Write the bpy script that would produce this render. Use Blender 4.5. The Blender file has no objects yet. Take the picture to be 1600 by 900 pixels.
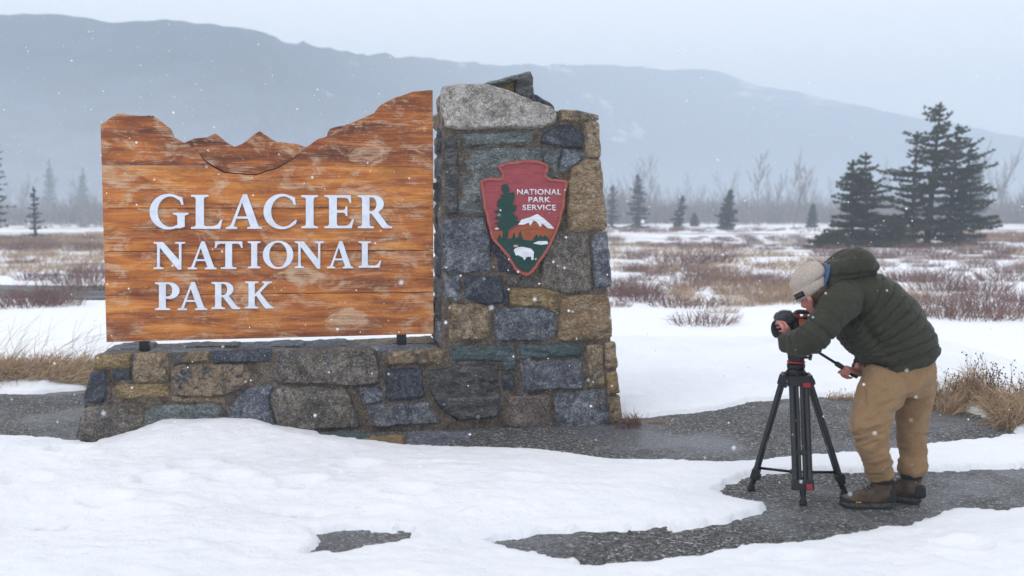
import bpy, bmesh, math, random
import numpy as np
from mathutils import Vector, Matrix, noise
from mathutils.geometry import delaunay_2d_cdt

R = math.radians
scene = bpy.context.scene
COL = scene.collection

# ------------------------------------------------------------------ camera
F = 1600.0                        # focal length in photograph pixels (36 mm on a 36 mm wide sensor)
EYE = 1.70
PITCH = math.atan(120.0 / F)
cam_data = bpy.data.cameras.new('camera')
cam_data.lens = 36.0
cam_data.sensor_width = 36.0
cam_data.clip_start = 0.05
cam_data.clip_end = 6000.0
cam_data.dof.use_dof = True
cam_data.dof.focus_distance = 7.2
cam_data.dof.aperture_fstop = 1.9
cam = bpy.data.objects.new('camera', cam_data)
COL.objects.link(cam)
cam.location = (0, 0, EYE)
cam.rotation_euler = (math.pi / 2 - PITCH, 0, 0)
scene.camera = cam

# ------------------------------------------------------------------ world: overcast winter daylight
SUN_EL, SUN_AZ = R(48), R(-130)   # azimuth measured from +Y towards +X
world = bpy.data.worlds.new('World')
scene.world = world
world.use_nodes = True
wn, wl = world.node_tree.nodes, world.node_tree.links
for n in list(wn): wn.remove(n)
wout = wn.new('ShaderNodeOutputWorld')
wbg = wn.new('ShaderNodeBackground')
wsky = wn.new('ShaderNodeTexSky')
wsky.sky_type = 'NISHITA'
wsky.sun_disc = False
wsky.sun_elevation = SUN_EL
wsky.sun_rotation = SUN_AZ
wsky.air_density = 1.0
wsky.dust_density = 3.0
wmix = wn.new('ShaderNodeMix')
wmix.data_type = 'RGBA'
wmix.inputs['Factor'].default_value = 0.86            # the cloud layer over the clear sky
wmix.inputs['B'].default_value = (11.6, 11.4, 11.5, 1)
wl.new(wsky.outputs[0], wmix.inputs['A'])
wl.new(wmix.outputs['Result'], wbg.inputs['Color'])
wbg.inputs['Strength'].default_value = 0.13
wl.new(wbg.outputs[0], wout.inputs['Surface'])

sun_data = bpy.data.lights.new('sun', 'SUN')
sun_data.energy = 0.8
sun_data.angle = R(30)
sun_data.color = (1.0, 0.97, 0.93)
sun = bpy.data.objects.new('sun', sun_data)
COL.objects.link(sun)
sdir = Vector((math.sin(SUN_AZ) * math.cos(SUN_EL), math.cos(SUN_AZ) * math.cos(SUN_EL), math.sin(SUN_EL)))
sun.rotation_euler = sdir.to_track_quat('Z', 'Y').to_euler()
sun.location = sdir * 60

scene.view_settings.view_transform = 'Standard'
scene.view_settings.look = 'None'
scene.view_settings.exposure = 0.0
scene.view_settings.gamma = 1.0
scene.cycles.use_denoising = True
scene.cycles.max_bounces = 4
scene.cycles.diffuse_bounces = 2
scene.cycles.glossy_bounces = 2
scene.cycles.transmission_bounces = 1
scene.cycles.volume_bounces = 1
scene.cycles.sample_clamp_indirect = 4.0

# ------------------------------------------------------------------ photograph pixel -> point in the place
CP, SP = math.cos(PITCH), math.sin(PITCH)
def ray(px, py):
    u, v = (px - 800.0) / F, (450.0 - py) / F
    return Vector((u, CP + v * SP, -SP + v * CP))
def gnd(px, py, z=0.0):
    d = ray(px, py); t = (z - EYE) / d.z
    return Vector((d.x * t, d.y * t, z))
def at(px, py, Y):
    d = ray(px, py); t = Y / d.y
    return Vector((d.x * t, Y, EYE + d.z * t))
def proj(p):
    x, y, z = p[0], p[1], p[2] - EYE
    zc = y * CP - z * SP; yc = y * SP + z * CP
    return (800 + F * x / zc, 450 - F * yc / zc)

# ------------------------------------------------------------------ mesh helpers
class MB:
    def __init__(s): s.v = []; s.f = []
    def add(s, vs, fs):
        o = len(s.v); s.v.extend([tuple(p) for p in vs]); s.f.extend([tuple(i + o for i in f) for f in fs])
    def box(s, c, sx, sy, sz, rot=None, taper=1.0):
        vs = []
        for z in (-.5, .5):
            k = taper if z > 0 else 1.0
            for x, y in ((-.5, -.5), (.5, -.5), (.5, .5), (-.5, .5)):
                p = Vector((x * sx * k, y * sy * k, z * sz))
                if rot is not None: p = rot @ p
                vs.append(Vector(c) + p)
        s.add(vs, [(3, 2, 1, 0), (4, 5, 6, 7), (0, 1, 5, 4), (1, 2, 6, 5), (2, 3, 7, 6), (3, 0, 4, 7)])
    def rod(s, p, q, r0, r1=None, n=10, cap=True):
        p, q = Vector(p), Vector(q); r1 = r0 if r1 is None else r1
        t = (q - p).normalized()
        a = t.orthogonal().normalized(); b = t.cross(a)
        vs = []
        for c, r in ((p, r0), (q, r1)):
            for i in range(n):
                w = 2 * math.pi * i / n
                vs.append(c + (a * math.cos(w) + b * math.sin(w)) * r)
        fs = [(i, (i + 1) % n, n + (i + 1) % n, n + i) for i in range(n)]
        if cap: fs += [tuple(range(n - 1, -1, -1)), tuple(range(n, 2 * n))]
        s.add(vs, fs)
    def lathe(s, p, axis, prof, n=20):
        """prof: list of (distance along axis, radius)"""
        t = Vector(axis).normalized(); a = t.orthogonal().normalized(); b = t.cross(a)
        vs = []
        for d, r in prof:
            for i in range(n):
                w = 2 * math.pi * i / n
                vs.append(Vector(p) + t * d + (a * math.cos(w) + b * math.sin(w)) * max(r, 1e-4))
        m = len(prof)
        fs = [(k * n + i, k * n + (i + 1) % n, (k + 1) * n + (i + 1) % n, (k + 1) * n + i) for k in range(m - 1) for i in range(n)]
        fs += [tuple(range(n - 1, -1, -1)), tuple(range((m - 1) * n, m * n))]
        s.add(vs, fs)
    def ball(s, c, rx, ry, rz, rot=None, n=16, m=10):
        vs = [];
        for j in range(1, m):
            th = math.pi * j / m
            for i in range(n):
                w = 2 * math.pi * i / n
                p = Vector((rx * math.sin(th) * math.cos(w), ry * math.sin(th) * math.sin(w), rz * math.cos(th)))
                if rot is not None: p = rot @ p
                vs.append(Vector(c) + p)
        top = Vector((0, 0, rz)); bot = Vector((0, 0, -rz))
        if rot is not None: top, bot = rot @ top, rot @ bot
        vs += [Vector(c) + top, Vector(c) + bot]
        T, B = len(vs) - 2, len(vs) - 1
        fs = [(j * n + i, (j + 1) * n + i, (j + 1) * n + (i + 1) % n, j * n + (i + 1) % n) for j in range(m - 2) for i in range(n)]
        fs += [(T, i, (i + 1) % n) for i in range(n)]
        fs += [(B, (m - 2) * n + (i + 1) % n, (m - 2) * n + i) for i in range(n)]
        s.add(vs, fs)
    def limb(s, pts, rad, n=22, sub=6, up=Vector((0, 1, 0)), cap=1.0):
        """closed swept tube; rad: (a, b) with b measured along `up`"""
        P = [Vector(p) for p in pts]; Q = [(r, r) if not isinstance(r, tuple) else r for r in rad]
        pp, rr = [], []
        for k in range(len(P) - 1):
            p0 = P[max(k - 1, 0)]; p1 = P[k]; p2 = P[k + 1]; p3 = P[min(k + 2, len(P) - 1)]
            r0 = Q[max(k - 1, 0)]; r1 = Q[k]; r2 = Q[k + 1]; r3 = Q[min(k + 2, len(P) - 1)]
            for j in range(sub + (1 if k == len(P) - 2 else 0)):
                t = j / sub
                cr = lambda a, b, c, d: 0.5 * ((2 * b) + (c - a) * t + (2 * a - 5 * b + 4 * c - d) * t * t + (3 * b - a - 3 * c + d) * t ** 3)
                pp.append(cr(p0, p1, p2, p3)); rr.append((cr(r0[0], r1[0], r2[0], r3[0]), cr(r0[1], r1[1], r2[1], r3[1])))
        M = len(pp); T = []
        for i in range(M):
            T.append((pp[min(i + 1, M - 1)] - pp[max(i - 1, 0)]).normalized())
        rings = []
        def ring(c, t, r):
            b = (up - t * up.dot(t)).normalized(); a = b.cross(t)
            return [c + a * (math.cos(2 * math.pi * i / n) * r[0]) + b * (math.sin(2 * math.pi * i / n) * r[1]) for i in range(n)]
        m0 = min(rr[0]) * cap; m1 = min(rr[-1]) * cap
        for h in (80, 60, 40, 20):
            k = math.cos(R(h)); rings.append(ring(pp[0] - T[0] * m0 * math.sin(R(h)), T[0], (rr[0][0] * k, rr[0][1] * k)))
        for i in range(M): rings.append(ring(pp[i], T[i], rr[i]))
        for h in (20, 40, 60, 80):
            k = math.cos(R(h)); rings.append(ring(pp[-1] + T[-1] * m1 * math.sin(R(h)), T[-1], (rr[-1][0] * k, rr[-1][1] * k)))
        vs = [p for r in rings for p in r]; K = len(rings)
        fs = [(k * n + i, k * n + (i + 1) % n, (k + 1) * n + (i + 1) % n, (k + 1) * n + i) for k in range(K - 1) for i in range(n)]
        fs += [tuple(range(n - 1, -1, -1)), tuple(range((K - 1) * n, K * n))]
        s.add(vs, fs)
        return pp

def new_obj(name, me, parent=None):
    o = bpy.data.objects.new(name, me); COL.objects.link(o)
    if parent is not None: o.parent = parent
    return o
def wloc(o):
    v = Vector((0, 0, 0))
    while o is not None: v = v + o.location; o = o.parent
    return v
def build(name, mb, mat, parent=None, smooth=False, loc=None, bevel=0.0, angle=None):
    """ONE mesh object from world-space vertices; `loc` is the origin of a top-level thing"""
    base = wloc(parent) if parent is not None else Vector(loc if loc is not None else (0, 0, 0))
    me = bpy.data.meshes.new(name)
    V = np.array(mb.v, dtype=np.float64).reshape(-1, 3) - np.array(base)
    me.from_pydata(V.tolist(), [], mb.f)
    bm = bmesh.new(); bm.from_mesh(me)
    bmesh.ops.recalc_face_normals(bm, faces=bm.faces)
    if bevel > 0:
        es = [e for e in bm.edges if len(e.link_faces) == 2 and e.calc_face_angle(0) > 0.6]
        bmesh.ops.bevel(bm, geom=es, offset=bevel, segments=2, affect='EDGES', profile=0.6, clamp_overlap=True)
    bm.to_mesh(me); bm.free()
    if smooth:
        me.polygons.foreach_set('use_smooth', np.ones(len(me.polygons), dtype=bool))
        if angle: me.set_sharp_from_angle(angle=R(angle))
    me.materials.append(M[mat] if isinstance(mat, str) else mat)
    o = new_obj(name, me, parent)
    if parent is None: o.location = base
    return o
def from_arrays(name, V, Fc, mat, parent=None, smooth=False, loc=(0, 0, 0)):
    V = np.asarray(V, dtype=np.float64); Fc = np.asarray(Fc, dtype=np.int32)
    base = np.array(wloc(parent) if parent is not None else Vector(loc))
    me = bpy.data.meshes.new(name)
    me.vertices.add(len(V)); me.vertices.foreach_set('co', (V - base).astype(np.float32).ravel())
    k = Fc.shape[1]
    me.loops.add(Fc.size); me.loops.foreach_set('vertex_index', Fc.ravel())
    me.polygons.add(len(Fc)); me.polygons.foreach_set('loop_start', np.arange(0, Fc.size, k, dtype=np.int32))
    me.polygons.foreach_set('loop_total', np.full(len(Fc), k, dtype=np.int32))
    if smooth: me.polygons.foreach_set('use_smooth', np.ones(len(Fc), dtype=bool))
    me.update(calc_edges=True)
    for m in (mat if isinstance(mat, (list, tuple)) else [mat]): me.materials.append(M[m])
    o = new_obj(name, me, parent)
    if parent is None: o.location = base
    return o
def tag(o, label=None, cat=None, group=None, kind=None):
    if label: o['label'] = label
    if cat: o['category'] = cat
    if group: o['group'] = group
    if kind: o['kind'] = kind
    return o
def empty(name, loc, label=None, cat=None, group=None):
    o = bpy.data.objects.new(name, None); COL.objects.link(o); o.location = loc; o.empty_display_size = 0.2
    return tag(o, label, cat, group)
def remeshed(mb, voxel, smooth=4):
    me = bpy.data.meshes.new('tmp'); me.from_pydata([tuple(v) for v in mb.v], [], mb.f)
    bm = bmesh.new(); bm.from_mesh(me); bmesh.ops.recalc_face_normals(bm, faces=bm.faces); bm.to_mesh(me); bm.free()
    o = bpy.data.objects.new('tmp', me); COL.objects.link(o)
    m = o.modifiers.new('r', 'REMESH'); m.mode = 'VOXEL'; m.voxel_size = voxel
    if smooth:
        q = o.modifiers.new('s', 'SMOOTH'); q.iterations = smooth; q.factor = 0.5
    dg = bpy.context.evaluated_depsgraph_get(); ev = o.evaluated_get(dg)
    out = bpy.data.meshes.new_from_object(ev)
    bpy.data.objects.remove(o); bpy.data.meshes.remove(me)
    return out
def mesh_np(me):
    V = np.empty(len(me.vertices) * 3); me.vertices.foreach_get('co', V)
    N = np.empty(len(me.vertices) * 3); me.vertices.foreach_get('normal', N)
    return V.reshape(-1, 3), N.reshape(-1, 3)
def put_np(me, V):
    me.vertices.foreach_set('co', np.asarray(V, dtype=np.float32).ravel()); me.update()
def finish(name, me, mat, parent=None, loc=(0, 0, 0)):
    base = np.array(wloc(parent) if parent is not None else Vector(loc))
    V, _ = mesh_np(me); put_np(me, V - base)
    me.polygons.foreach_set('use_smooth', np.ones(len(me.polygons), dtype=bool))
    me.materials.clear(); me.materials.append(M[mat])
    o = new_obj(name, me, parent)
    if parent is None: o.location = base
    return o

# vectorised value noise (numpy), smooth and repeatable
def vnoise(P, seed=0):
    P = np.asarray(P, dtype=np.float64); I = np.floor(P).astype(np.int64); f = P - I; f = f * f * (3 - 2 * f)
    def h(ix, iy, iz):
        n = (ix * 374761393 + iy * 668265263 + iz * 2147483647 + seed * 144665) & 0xffffffff
        n = ((n ^ (n >> 13)) * 1274126177) & 0xffffffff
        n = ((n ^ (n >> 15)) * 2246822519) & 0xffffffff
        return ((n ^ (n >> 16)) & 0xffff) / 65535.0
    r = 0; flat = not f[:, 2].any()
    for dx in (0, 1):
        for dy in (0, 1):
            for dz in ((0,) if flat else (0, 1)):
                w = (f[:, 0] if dx else 1 - f[:, 0]) * (f[:, 1] if dy else 1 - f[:, 1]) * (f[:, 2] if dz else 1 - f[:, 2])
                r = r + w * h(I[:, 0] + dx, I[:, 1] + dy, I[:, 2] + dz)
    return r * 2 - 1
def fbm(P, seed=0, oct=4):
    P = np.asarray(P, dtype=np.float64); r = 0; a = 1.0; s = 0
    for k in range(oct):
        r = r + a * vnoise(P * (2 ** k) + np.array([17.3, 9.1, 0.0]) * k, seed + k); s += a; a *= 0.5
    return r / s
def v3(x, y, z=None):
    return np.stack([x, y, np.zeros_like(x) if z is None else z], axis=1)
def sdf_poly(X, Y, poly):
    """signed distance, positive inside"""
    d = np.full(X.shape, 1e9); ins = np.zeros(X.shape, dtype=bool); n = len(poly)
    for i in range(n):
        ax, ay = poly[i]; bx, by = poly[(i + 1) % n]
        ex, ey = bx - ax, by - ay; L = ex * ex + ey * ey + 1e-12
        t = np.clip(((X - ax) * ex + (Y - ay) * ey) / L, 0, 1)
        d = np.minimum(d, (X - ax - t * ex) ** 2 + (Y - ay - t * ey) ** 2)
        c = ((ay > Y) != (by > Y)) & (X < (bx - ax) * (Y - ay) / (by - ay + 1e-12) + ax)
        ins ^= c
    return np.where(ins, 1, -1) * np.sqrt(d)
def sstep(a, b, x):
    t = np.clip((x - a) / (b - a), 0, 1); return t * t * (3 - 2 * t)

# ------------------------------------------------------------------ materials
M = {}
class NT:
    def __init__(s, name, rough=0.8, metal=0.0, spec=0.3):
        m = bpy.data.materials.new(name); m.use_nodes = True; s.m = m; M[name] = m
        s.n, s.l = m.node_tree.nodes, m.node_tree.links
        s.b = s.n['Principled BSDF']; s.b.inputs['Roughness'].default_value = rough
        s.b.inputs['Metallic'].default_value = metal; s.b.inputs['Specular IOR Level'].default_value = spec
        s.tc = s.n.new('ShaderNodeTexCoord'); s.co = s.tc.outputs['Object']
    def mapping(s, scale=(1, 1, 1), rot=(0, 0, 0), src=None, random=False):
        mp = s.n.new('ShaderNodeMapping'); mp.inputs['Scale'].default_value = scale; mp.inputs['Rotation'].default_value = rot
        src = src or s.co
        if random:
            oi = s.n.new('ShaderNodeObjectInfo'); a = s.n.new('ShaderNodeVectorMath'); a.operation = 'SCALE'
            a.inputs[0].default_value = (37, 91, 53); s.l.new(oi.outputs['Random'], a.inputs['Scale'])
            b = s.n.new('ShaderNodeVectorMath'); b.operation = 'ADD'; s.l.new(src, b.inputs[0]); s.l.new(a.outputs[0], b.inputs[1]); src = b.outputs[0]
        s.l.new(src, mp.inputs['Vector']); return mp.outputs[0]
    def noise(s, scale, detail=4, rough=0.55, vec=None, dist=0.0):
        t = s.n.new('ShaderNodeTexNoise'); t.inputs['Scale'].default_value = scale; t.inputs['Detail'].default_value = detail
        t.inputs['Roughness'].default_value = rough; t.inputs['Distortion'].default_value = dist
        s.l.new(vec or s.co, t.inputs['Vector']); return t.outputs['Fac']
    def vor(s, scale, vec=None, feature='F1', out='Distance'):
        t = s.n.new('ShaderNodeTexVoronoi'); t.inputs['Scale'].default_value = scale; t.feature = feature
        s.l.new(vec or s.co, t.inputs['Vector']); return t.outputs[out]
    def ramp(s, fac, stops):
        r = s.n.new('ShaderNodeValToRGB'); e = r.color_ramp.elements
        while len(e) < len(stops): e.new(0.5)
        for k, (p, c) in enumerate(stops):
            e[k].position = p; e[k].color = (*c, 1) if len(c) == 3 else c
        s.l.new(fac, r.inputs['Fac']); return r.outputs['Color']
    def mix(s, fac, a, b, mode='MIX'):
        m = s.n.new('ShaderNodeMix'); m.data_type = 'RGBA'; m.blend_type = mode
        for k, v in (('Factor', fac), ('A', a), ('B', b)):
            if isinstance(v, (int, float)): m.inputs[k].default_value = v
            elif isinstance(v, tuple): m.inputs[k].default_value = (*v, 1)
            else: s.l.new(v, m.inputs[k])
        return m.outputs['Result']
    def math(s, op, a, b=None):
        m = s.n.new('ShaderNodeMath'); m.operation = op
        for k, v in enumerate((a, b)):
            if v is None: continue
            if isinstance(v, (int, float)): m.inputs[k].default_value = v
            else: s.l.new(v, m.inputs[k])
        return m.outputs[0]
    def bump(s, h, strength=0.4, dist=0.01, prev=None):
        b = s.n.new('ShaderNodeBump'); b.inputs['Strength'].default_value = strength; b.inputs['Distance'].default_value = dist
        s.l.new(h, b.inputs['Height'])
        if prev is not None: s.l.new(prev, b.inputs['Normal'])
        s.l.new(b.outputs[0], s.b.inputs['Normal']); return b.outputs[0]
    def color(s, c):
        if isinstance(c, tuple): s.b.inputs['Base Color'].default_value = (*c, 1)
        else: s.l.new(c, s.b.inputs['Base Color'])
    def rough(s, r): s.l.new(r, s.b.inputs['Roughness'])
def plain(name, c, rough=0.7, metal=0.0, var=0.25, scale=20, bump=0.15, spec=0.3):
    t = NT(name, rough, metal, spec); n = t.noise(scale, 4)
    t.color(t.ramp(n, [(0.3, tuple(x * (1 - var) for x in c)), (0.7, tuple(min(1, x * (1 + var)) for x in c))]))
    if bump: t.bump(n, bump, 0.004)
    return t

def stone_mat(name, stops, accent=None, acc_lo=0.55, scale=6, lay=(1, 1, 1), bump=0.7, speck=None):
    t = NT(name, 0.62, 0, 0.35); v = t.mapping(lay, random=True)
    n1 = t.noise(scale, 9, 0.72, v, 0.8); n2 = t.noise(scale * 5, 7, 0.78, v, 0.5); n3 = t.noise(scale * 18, 4, 0.75, v)
    n = t.math('ADD', t.math('MULTIPLY', n1, 0.5), t.math('MULTIPLY', n2, 0.5))
    n = t.math('ADD', t.math('MULTIPLY', t.math('SUBTRACT', n, 0.5), 2.1), 0.5)
    c = t.ramp(n, stops)
    if accent:
        a = t.noise(scale * 1.3, 7, 0.72, t.mapping(lay, (0.4, 1.1, 0.2), random=True), 1.0)
        c = t.mix(t.ramp(a, [(acc_lo, (0, 0, 0)), (acc_lo + 0.1, (1, 1, 1))]), c, accent)
    if speck:
        sp = t.noise(scale * 14, 3, 0.7, v)
        c = t.mix(t.ramp(sp, [(0.60, (0, 0, 0)), (0.68, (1, 1, 1))]), c, speck)
    c = t.mix(0.75, c, t.ramp(n3, [(0.34, (0.22, 0.22, 0.24)), (0.5, (0.85, 0.85, 0.85)), (0.64, (1.55, 1.55, 1.55))]), 'MULTIPLY')
    ck = t.math('ABSOLUTE', t.math('SUBTRACT', t.noise(scale * 1.7, 5, 0.6, t.mapping(lay, (1.2, 0.3, 0.7), random=True), 1.5), 0.5))  # crevice shade drawn into the stone colour as thin dark lines
    c = t.mix(0.85, c, t.ramp(ck, [(0.0, (0.25, 0.24, 0.23)), (0.012, (0.55, 0.54, 0.53)), (0.03, (1, 1, 1))]), 'MULTIPLY')
    t.color(c)
    h = t.math('ADD', t.math('MULTIPLY', n2, 0.7), t.math('MULTIPLY', n3, 0.3))
    t.bump(h, bump, 0.05)
    t.rough(t.ramp(n1, [(0.3, (0.45,) * 3), (0.7, (0.8,) * 3)]))
SPK = (0.42, 0.43, 0.45)
stone_mat('stone_blue', [(0.28, (0.040, 0.045, 0.058)), (0.5, (0.13, 0.145, 0.18)), (0.70, (0.34, 0.36, 0.40))], (0.21, 0.175, 0.125), 0.56, 5, speck=SPK)
stone_mat('stone_navy', [(0.28, (0.020, 0.024, 0.034)), (0.52, (0.060, 0.068, 0.090)), (0.72, (0.17, 0.185, 0.215))], (0.10, 0.09, 0.075), 0.64, 7, speck=(0.30, 0.31, 0.34))
stone_mat('stone_dark', [(0.28, (0.026, 0.027, 0.029)), (0.5, (0.085, 0.086, 0.088)), (0.72, (0.22, 0.215, 0.205))], (0.16, 0.125, 0.085), 0.60, 5, (1, 1, 2.6))
stone_mat('stone_green', [(0.28, (0.052, 0.065, 0.068)), (0.5, (0.145, 0.172, 0.170)), (0.72, (0.31, 0.345, 0.34))], (0.20, 0.185, 0.145), 0.57, 5, (1, 1, 1.8), speck=SPK)
stone_mat('stone_teal', [(0.28, (0.030, 0.052, 0.058)), (0.52, (0.085, 0.130, 0.136)), (0.72, (0.22, 0.28, 0.285))], (0.13, 0.12, 0.10), 0.62, 6, (1, 1, 3), speck=SPK)
stone_mat('stone_tan', [(0.28, (0.11, 0.078, 0.048)), (0.5, (0.30, 0.22, 0.135)), (0.72, (0.50, 0.41, 0.29))], (0.085, 0.092, 0.108), 0.52, 6)
stone_mat('stone_pattern', [(0.28, (0.14, 0.105, 0.07)), (0.5, (0.31, 0.225, 0.145)), (0.72, (0.45, 0.36, 0.26))], (0.055, 0.065, 0.09), 0.50, 10)
stone_mat('stone_ochre', [(0.28, (0.13, 0.085, 0.038)), (0.5, (0.31, 0.215, 0.10)), (0.72, (0.48, 0.37, 0.22))], (0.13, 0.115, 0.10), 0.58, 5, (1, 1, 2))
stone_mat('stone_rust', [(0.28, (0.13, 0.085, 0.048)), (0.48, (0.32, 0.22, 0.12)), (0.70, (0.55, 0.46, 0.35))], (0.46, 0.225, 0.07), 0.55, 7, (1, 1, 2), speck=(0.09, 0.09, 0.10))
stone_mat('stone_pale', [(0.28, (0.19, 0.175, 0.16)), (0.48, (0.45, 0.42, 0.38)), (0.70, (0.70, 0.68, 0.65))], (0.42, 0.31, 0.18), 0.56, 7, speck=(0.11, 0.11, 0.13))
stone_mat('stone_brown', [(0.28, (0.055, 0.048, 0.042)), (0.5, (0.16, 0.138, 0.115)), (0.72, (0.33, 0.295, 0.245))], (0.085, 0.095, 0.12), 0.55, 5, speck=SPK)
stone_mat('stone_red', [(0.28, (0.060, 0.048, 0.044)), (0.5, (0.165, 0.130, 0.110)), (0.72, (0.31, 0.26, 0.225))], (0.10, 0.105, 0.125), 0.54, 6, speck=SPK)
stone_mat('mortar', [(0.28, (0.060, 0.046, 0.035)), (0.5, (0.19, 0.15, 0.115)), (0.72, (0.33, 0.275, 0.22))], None, 0.6, 9, bump=0.9)

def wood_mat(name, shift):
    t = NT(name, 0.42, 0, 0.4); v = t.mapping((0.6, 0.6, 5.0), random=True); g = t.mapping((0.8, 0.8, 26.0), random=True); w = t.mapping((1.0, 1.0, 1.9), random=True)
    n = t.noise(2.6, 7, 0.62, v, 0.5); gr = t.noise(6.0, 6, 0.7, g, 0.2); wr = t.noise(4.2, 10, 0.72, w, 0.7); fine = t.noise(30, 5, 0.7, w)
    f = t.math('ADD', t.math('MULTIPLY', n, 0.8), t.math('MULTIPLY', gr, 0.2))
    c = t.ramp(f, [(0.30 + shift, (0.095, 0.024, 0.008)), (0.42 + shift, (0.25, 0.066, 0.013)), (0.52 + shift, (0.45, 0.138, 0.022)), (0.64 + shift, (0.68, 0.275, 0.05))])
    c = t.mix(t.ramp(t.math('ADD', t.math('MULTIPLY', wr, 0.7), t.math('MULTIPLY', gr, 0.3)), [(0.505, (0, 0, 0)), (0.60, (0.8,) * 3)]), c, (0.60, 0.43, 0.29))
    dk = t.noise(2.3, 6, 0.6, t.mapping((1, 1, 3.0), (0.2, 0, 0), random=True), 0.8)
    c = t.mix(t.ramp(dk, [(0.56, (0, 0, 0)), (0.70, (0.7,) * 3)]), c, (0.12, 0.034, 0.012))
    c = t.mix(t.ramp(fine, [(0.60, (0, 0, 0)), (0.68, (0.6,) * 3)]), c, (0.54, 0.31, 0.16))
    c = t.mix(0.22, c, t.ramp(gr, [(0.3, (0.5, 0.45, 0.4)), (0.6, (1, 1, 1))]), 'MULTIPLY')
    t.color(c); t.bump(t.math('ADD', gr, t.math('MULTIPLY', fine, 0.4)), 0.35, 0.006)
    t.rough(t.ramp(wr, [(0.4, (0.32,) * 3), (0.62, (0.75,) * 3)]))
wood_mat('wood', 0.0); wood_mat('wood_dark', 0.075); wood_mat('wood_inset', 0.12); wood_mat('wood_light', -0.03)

def snow_mat(name):
    t = NT(name, 0.55, 0, 0.25); n = t.noise(9, 6, 0.6); f = t.noise(70, 4, 0.7); b = t.noise(1.1, 5, 0.6)
    t.color(t.mix(t.ramp(b, [(0.35, (0, 0, 0)), (0.7, (1, 1, 1))]), (0.745, 0.775, 0.825), (0.82, 0.84, 0.875)))
    t.bump(f, 0.5, 0.012, t.bump(n, 0.6, 0.04))
    t.b.inputs['Subsurface Weight'].default_value = 0.0
snow_mat('snow')
def asphalt_mat():
    t = NT('asphalt', 0.75, 0, 0.35); a = t.vor(80, out='Color'); d = t.vor(80); n = t.noise(0.75, 4, 0.55); f = t.noise(110, 4, 0.8); g2 = t.noise(26, 5, 0.75)
    sep = t.n.new('ShaderNodeSeparateColor'); t.l.new(a, sep.inputs[0])
    c = t.ramp(sep.outputs[0], [(0.0, (0.035, 0.036, 0.040)), (0.40, (0.095, 0.096, 0.10)), (0.75, (0.19, 0.188, 0.185)), (0.92, (0.30, 0.29, 0.28)), (1.0, (0.62, 0.61, 0.60))])
    c = t.mix(0.9, c, t.ramp(f, [(0.38, (0.10,) * 3), (0.56, (1.05,) * 3)]), 'MULTIPLY')
    c = t.mix(0.8, c, t.ramp(g2, [(0.35, (0.45,) * 3), (0.6, (1.25,) * 3)]), 'MULTIPLY')
    c = t.mix(t.ramp(n, [(0.50, (0, 0, 0)), (0.62, (0.5,) * 3)]), c, (0.13, 0.14, 0.16))
    t.color(c); t.bump(d, 0.9, 0.014)
    t.rough(t.ramp(n, [(0.47, (0.85,) * 3), (0.62, (0.22,) * 3)]))
asphalt_mat()
def meadow_mat():
    t = NT('meadow', 0.8, 0, 0.15)
    v = t.mapping((0.35, 1.0, 1.0)); n = t.noise(0.16, 8, 0.68, v, 0.4); n2 = t.noise(1.4, 6, 0.7, v); k = t.noise(0.05, 3, 0.5, v)
    sep = t.n.new('ShaderNodeSeparateXYZ'); t.l.new(t.co, sep.inputs[0])
    mr = t.n.new('ShaderNodeMapRange'); t.l.new(sep.outputs['Y'], mr.inputs['Value'])
    mr.inputs['From Min'].default_value = 12; mr.inputs['From Max'].default_value = 32; mr.inputs['To Min'].default_value = -0.22; mr.inputs['To Max'].default_value = 0.03
    f = t.math('ADD', t.math('ADD', t.math('MULTIPLY', n, 0.6), t.math('MULTIPLY', n2, 0.4)), mr.outputs[0])
    grass = t.ramp(k, [(0.4, (0.23, 0.150, 0.125)), (0.6, (0.33, 0.245, 0.175))])
    grass = t.mix(t.ramp(n2, [(0.3, (0, 0, 0)), (0.7, (0.6,) * 3)]), grass, (0.15, 0.10, 0.085))
    t.color(t.mix(t.ramp(f, [(0.54, (0, 0, 0)), (0.60, (1, 1, 1))]), (0.80, 0.82, 0.86), grass))
    t.bump(n2, 0.5, 0.06)
meadow_mat()
def hill_mat():
    t = NT('hill_forest', 0.95, 0, 0.05)
    v = t.mapping((0.45, 0.8, 1.9)); n = t.noise(0.016, 7, 0.62, v, 0.6); n2 = t.noise(0.12, 6, 0.7, v)
    sep = t.n.new('ShaderNodeSeparateXYZ'); t.l.new(t.co, sep.inputs[0])
    zr = t.n.new('ShaderNodeMapRange'); t.l.new(sep.outputs['Z'], zr.inputs['Value'])
    zr.inputs['From Min'].default_value = 0; zr.inputs['From Max'].default_value = 90; zr.inputs['To Min'].default_value = -0.06; zr.inputs['To Max'].default_value = 0.03
    f = t.math('ADD', t.math('ADD', t.math('MULTIPLY', n, 0.66), t.math('MULTIPLY', n2, 0.34)), zr.outputs[0])
    forest = t.ramp(n2, [(0.3, (0.018, 0.030, 0.052)), (0.7, (0.055, 0.080, 0.125))])  # blue of the distant air is put into the forest colour
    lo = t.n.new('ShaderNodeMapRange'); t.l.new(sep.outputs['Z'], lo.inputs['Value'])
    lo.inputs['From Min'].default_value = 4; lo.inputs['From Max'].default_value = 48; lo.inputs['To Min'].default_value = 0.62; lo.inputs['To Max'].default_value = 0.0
    foot_fog = t.math('MULTIPLY', lo.outputs[0], t.math('ADD', n2, 0.35))            # valley fog painted into the hill colour, paler low on the slope
    forest = t.mix(foot_fog, forest, (0.62, 0.66, 0.72))
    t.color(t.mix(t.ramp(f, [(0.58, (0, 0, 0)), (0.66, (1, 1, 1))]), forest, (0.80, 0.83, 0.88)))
hill_mat()
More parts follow.
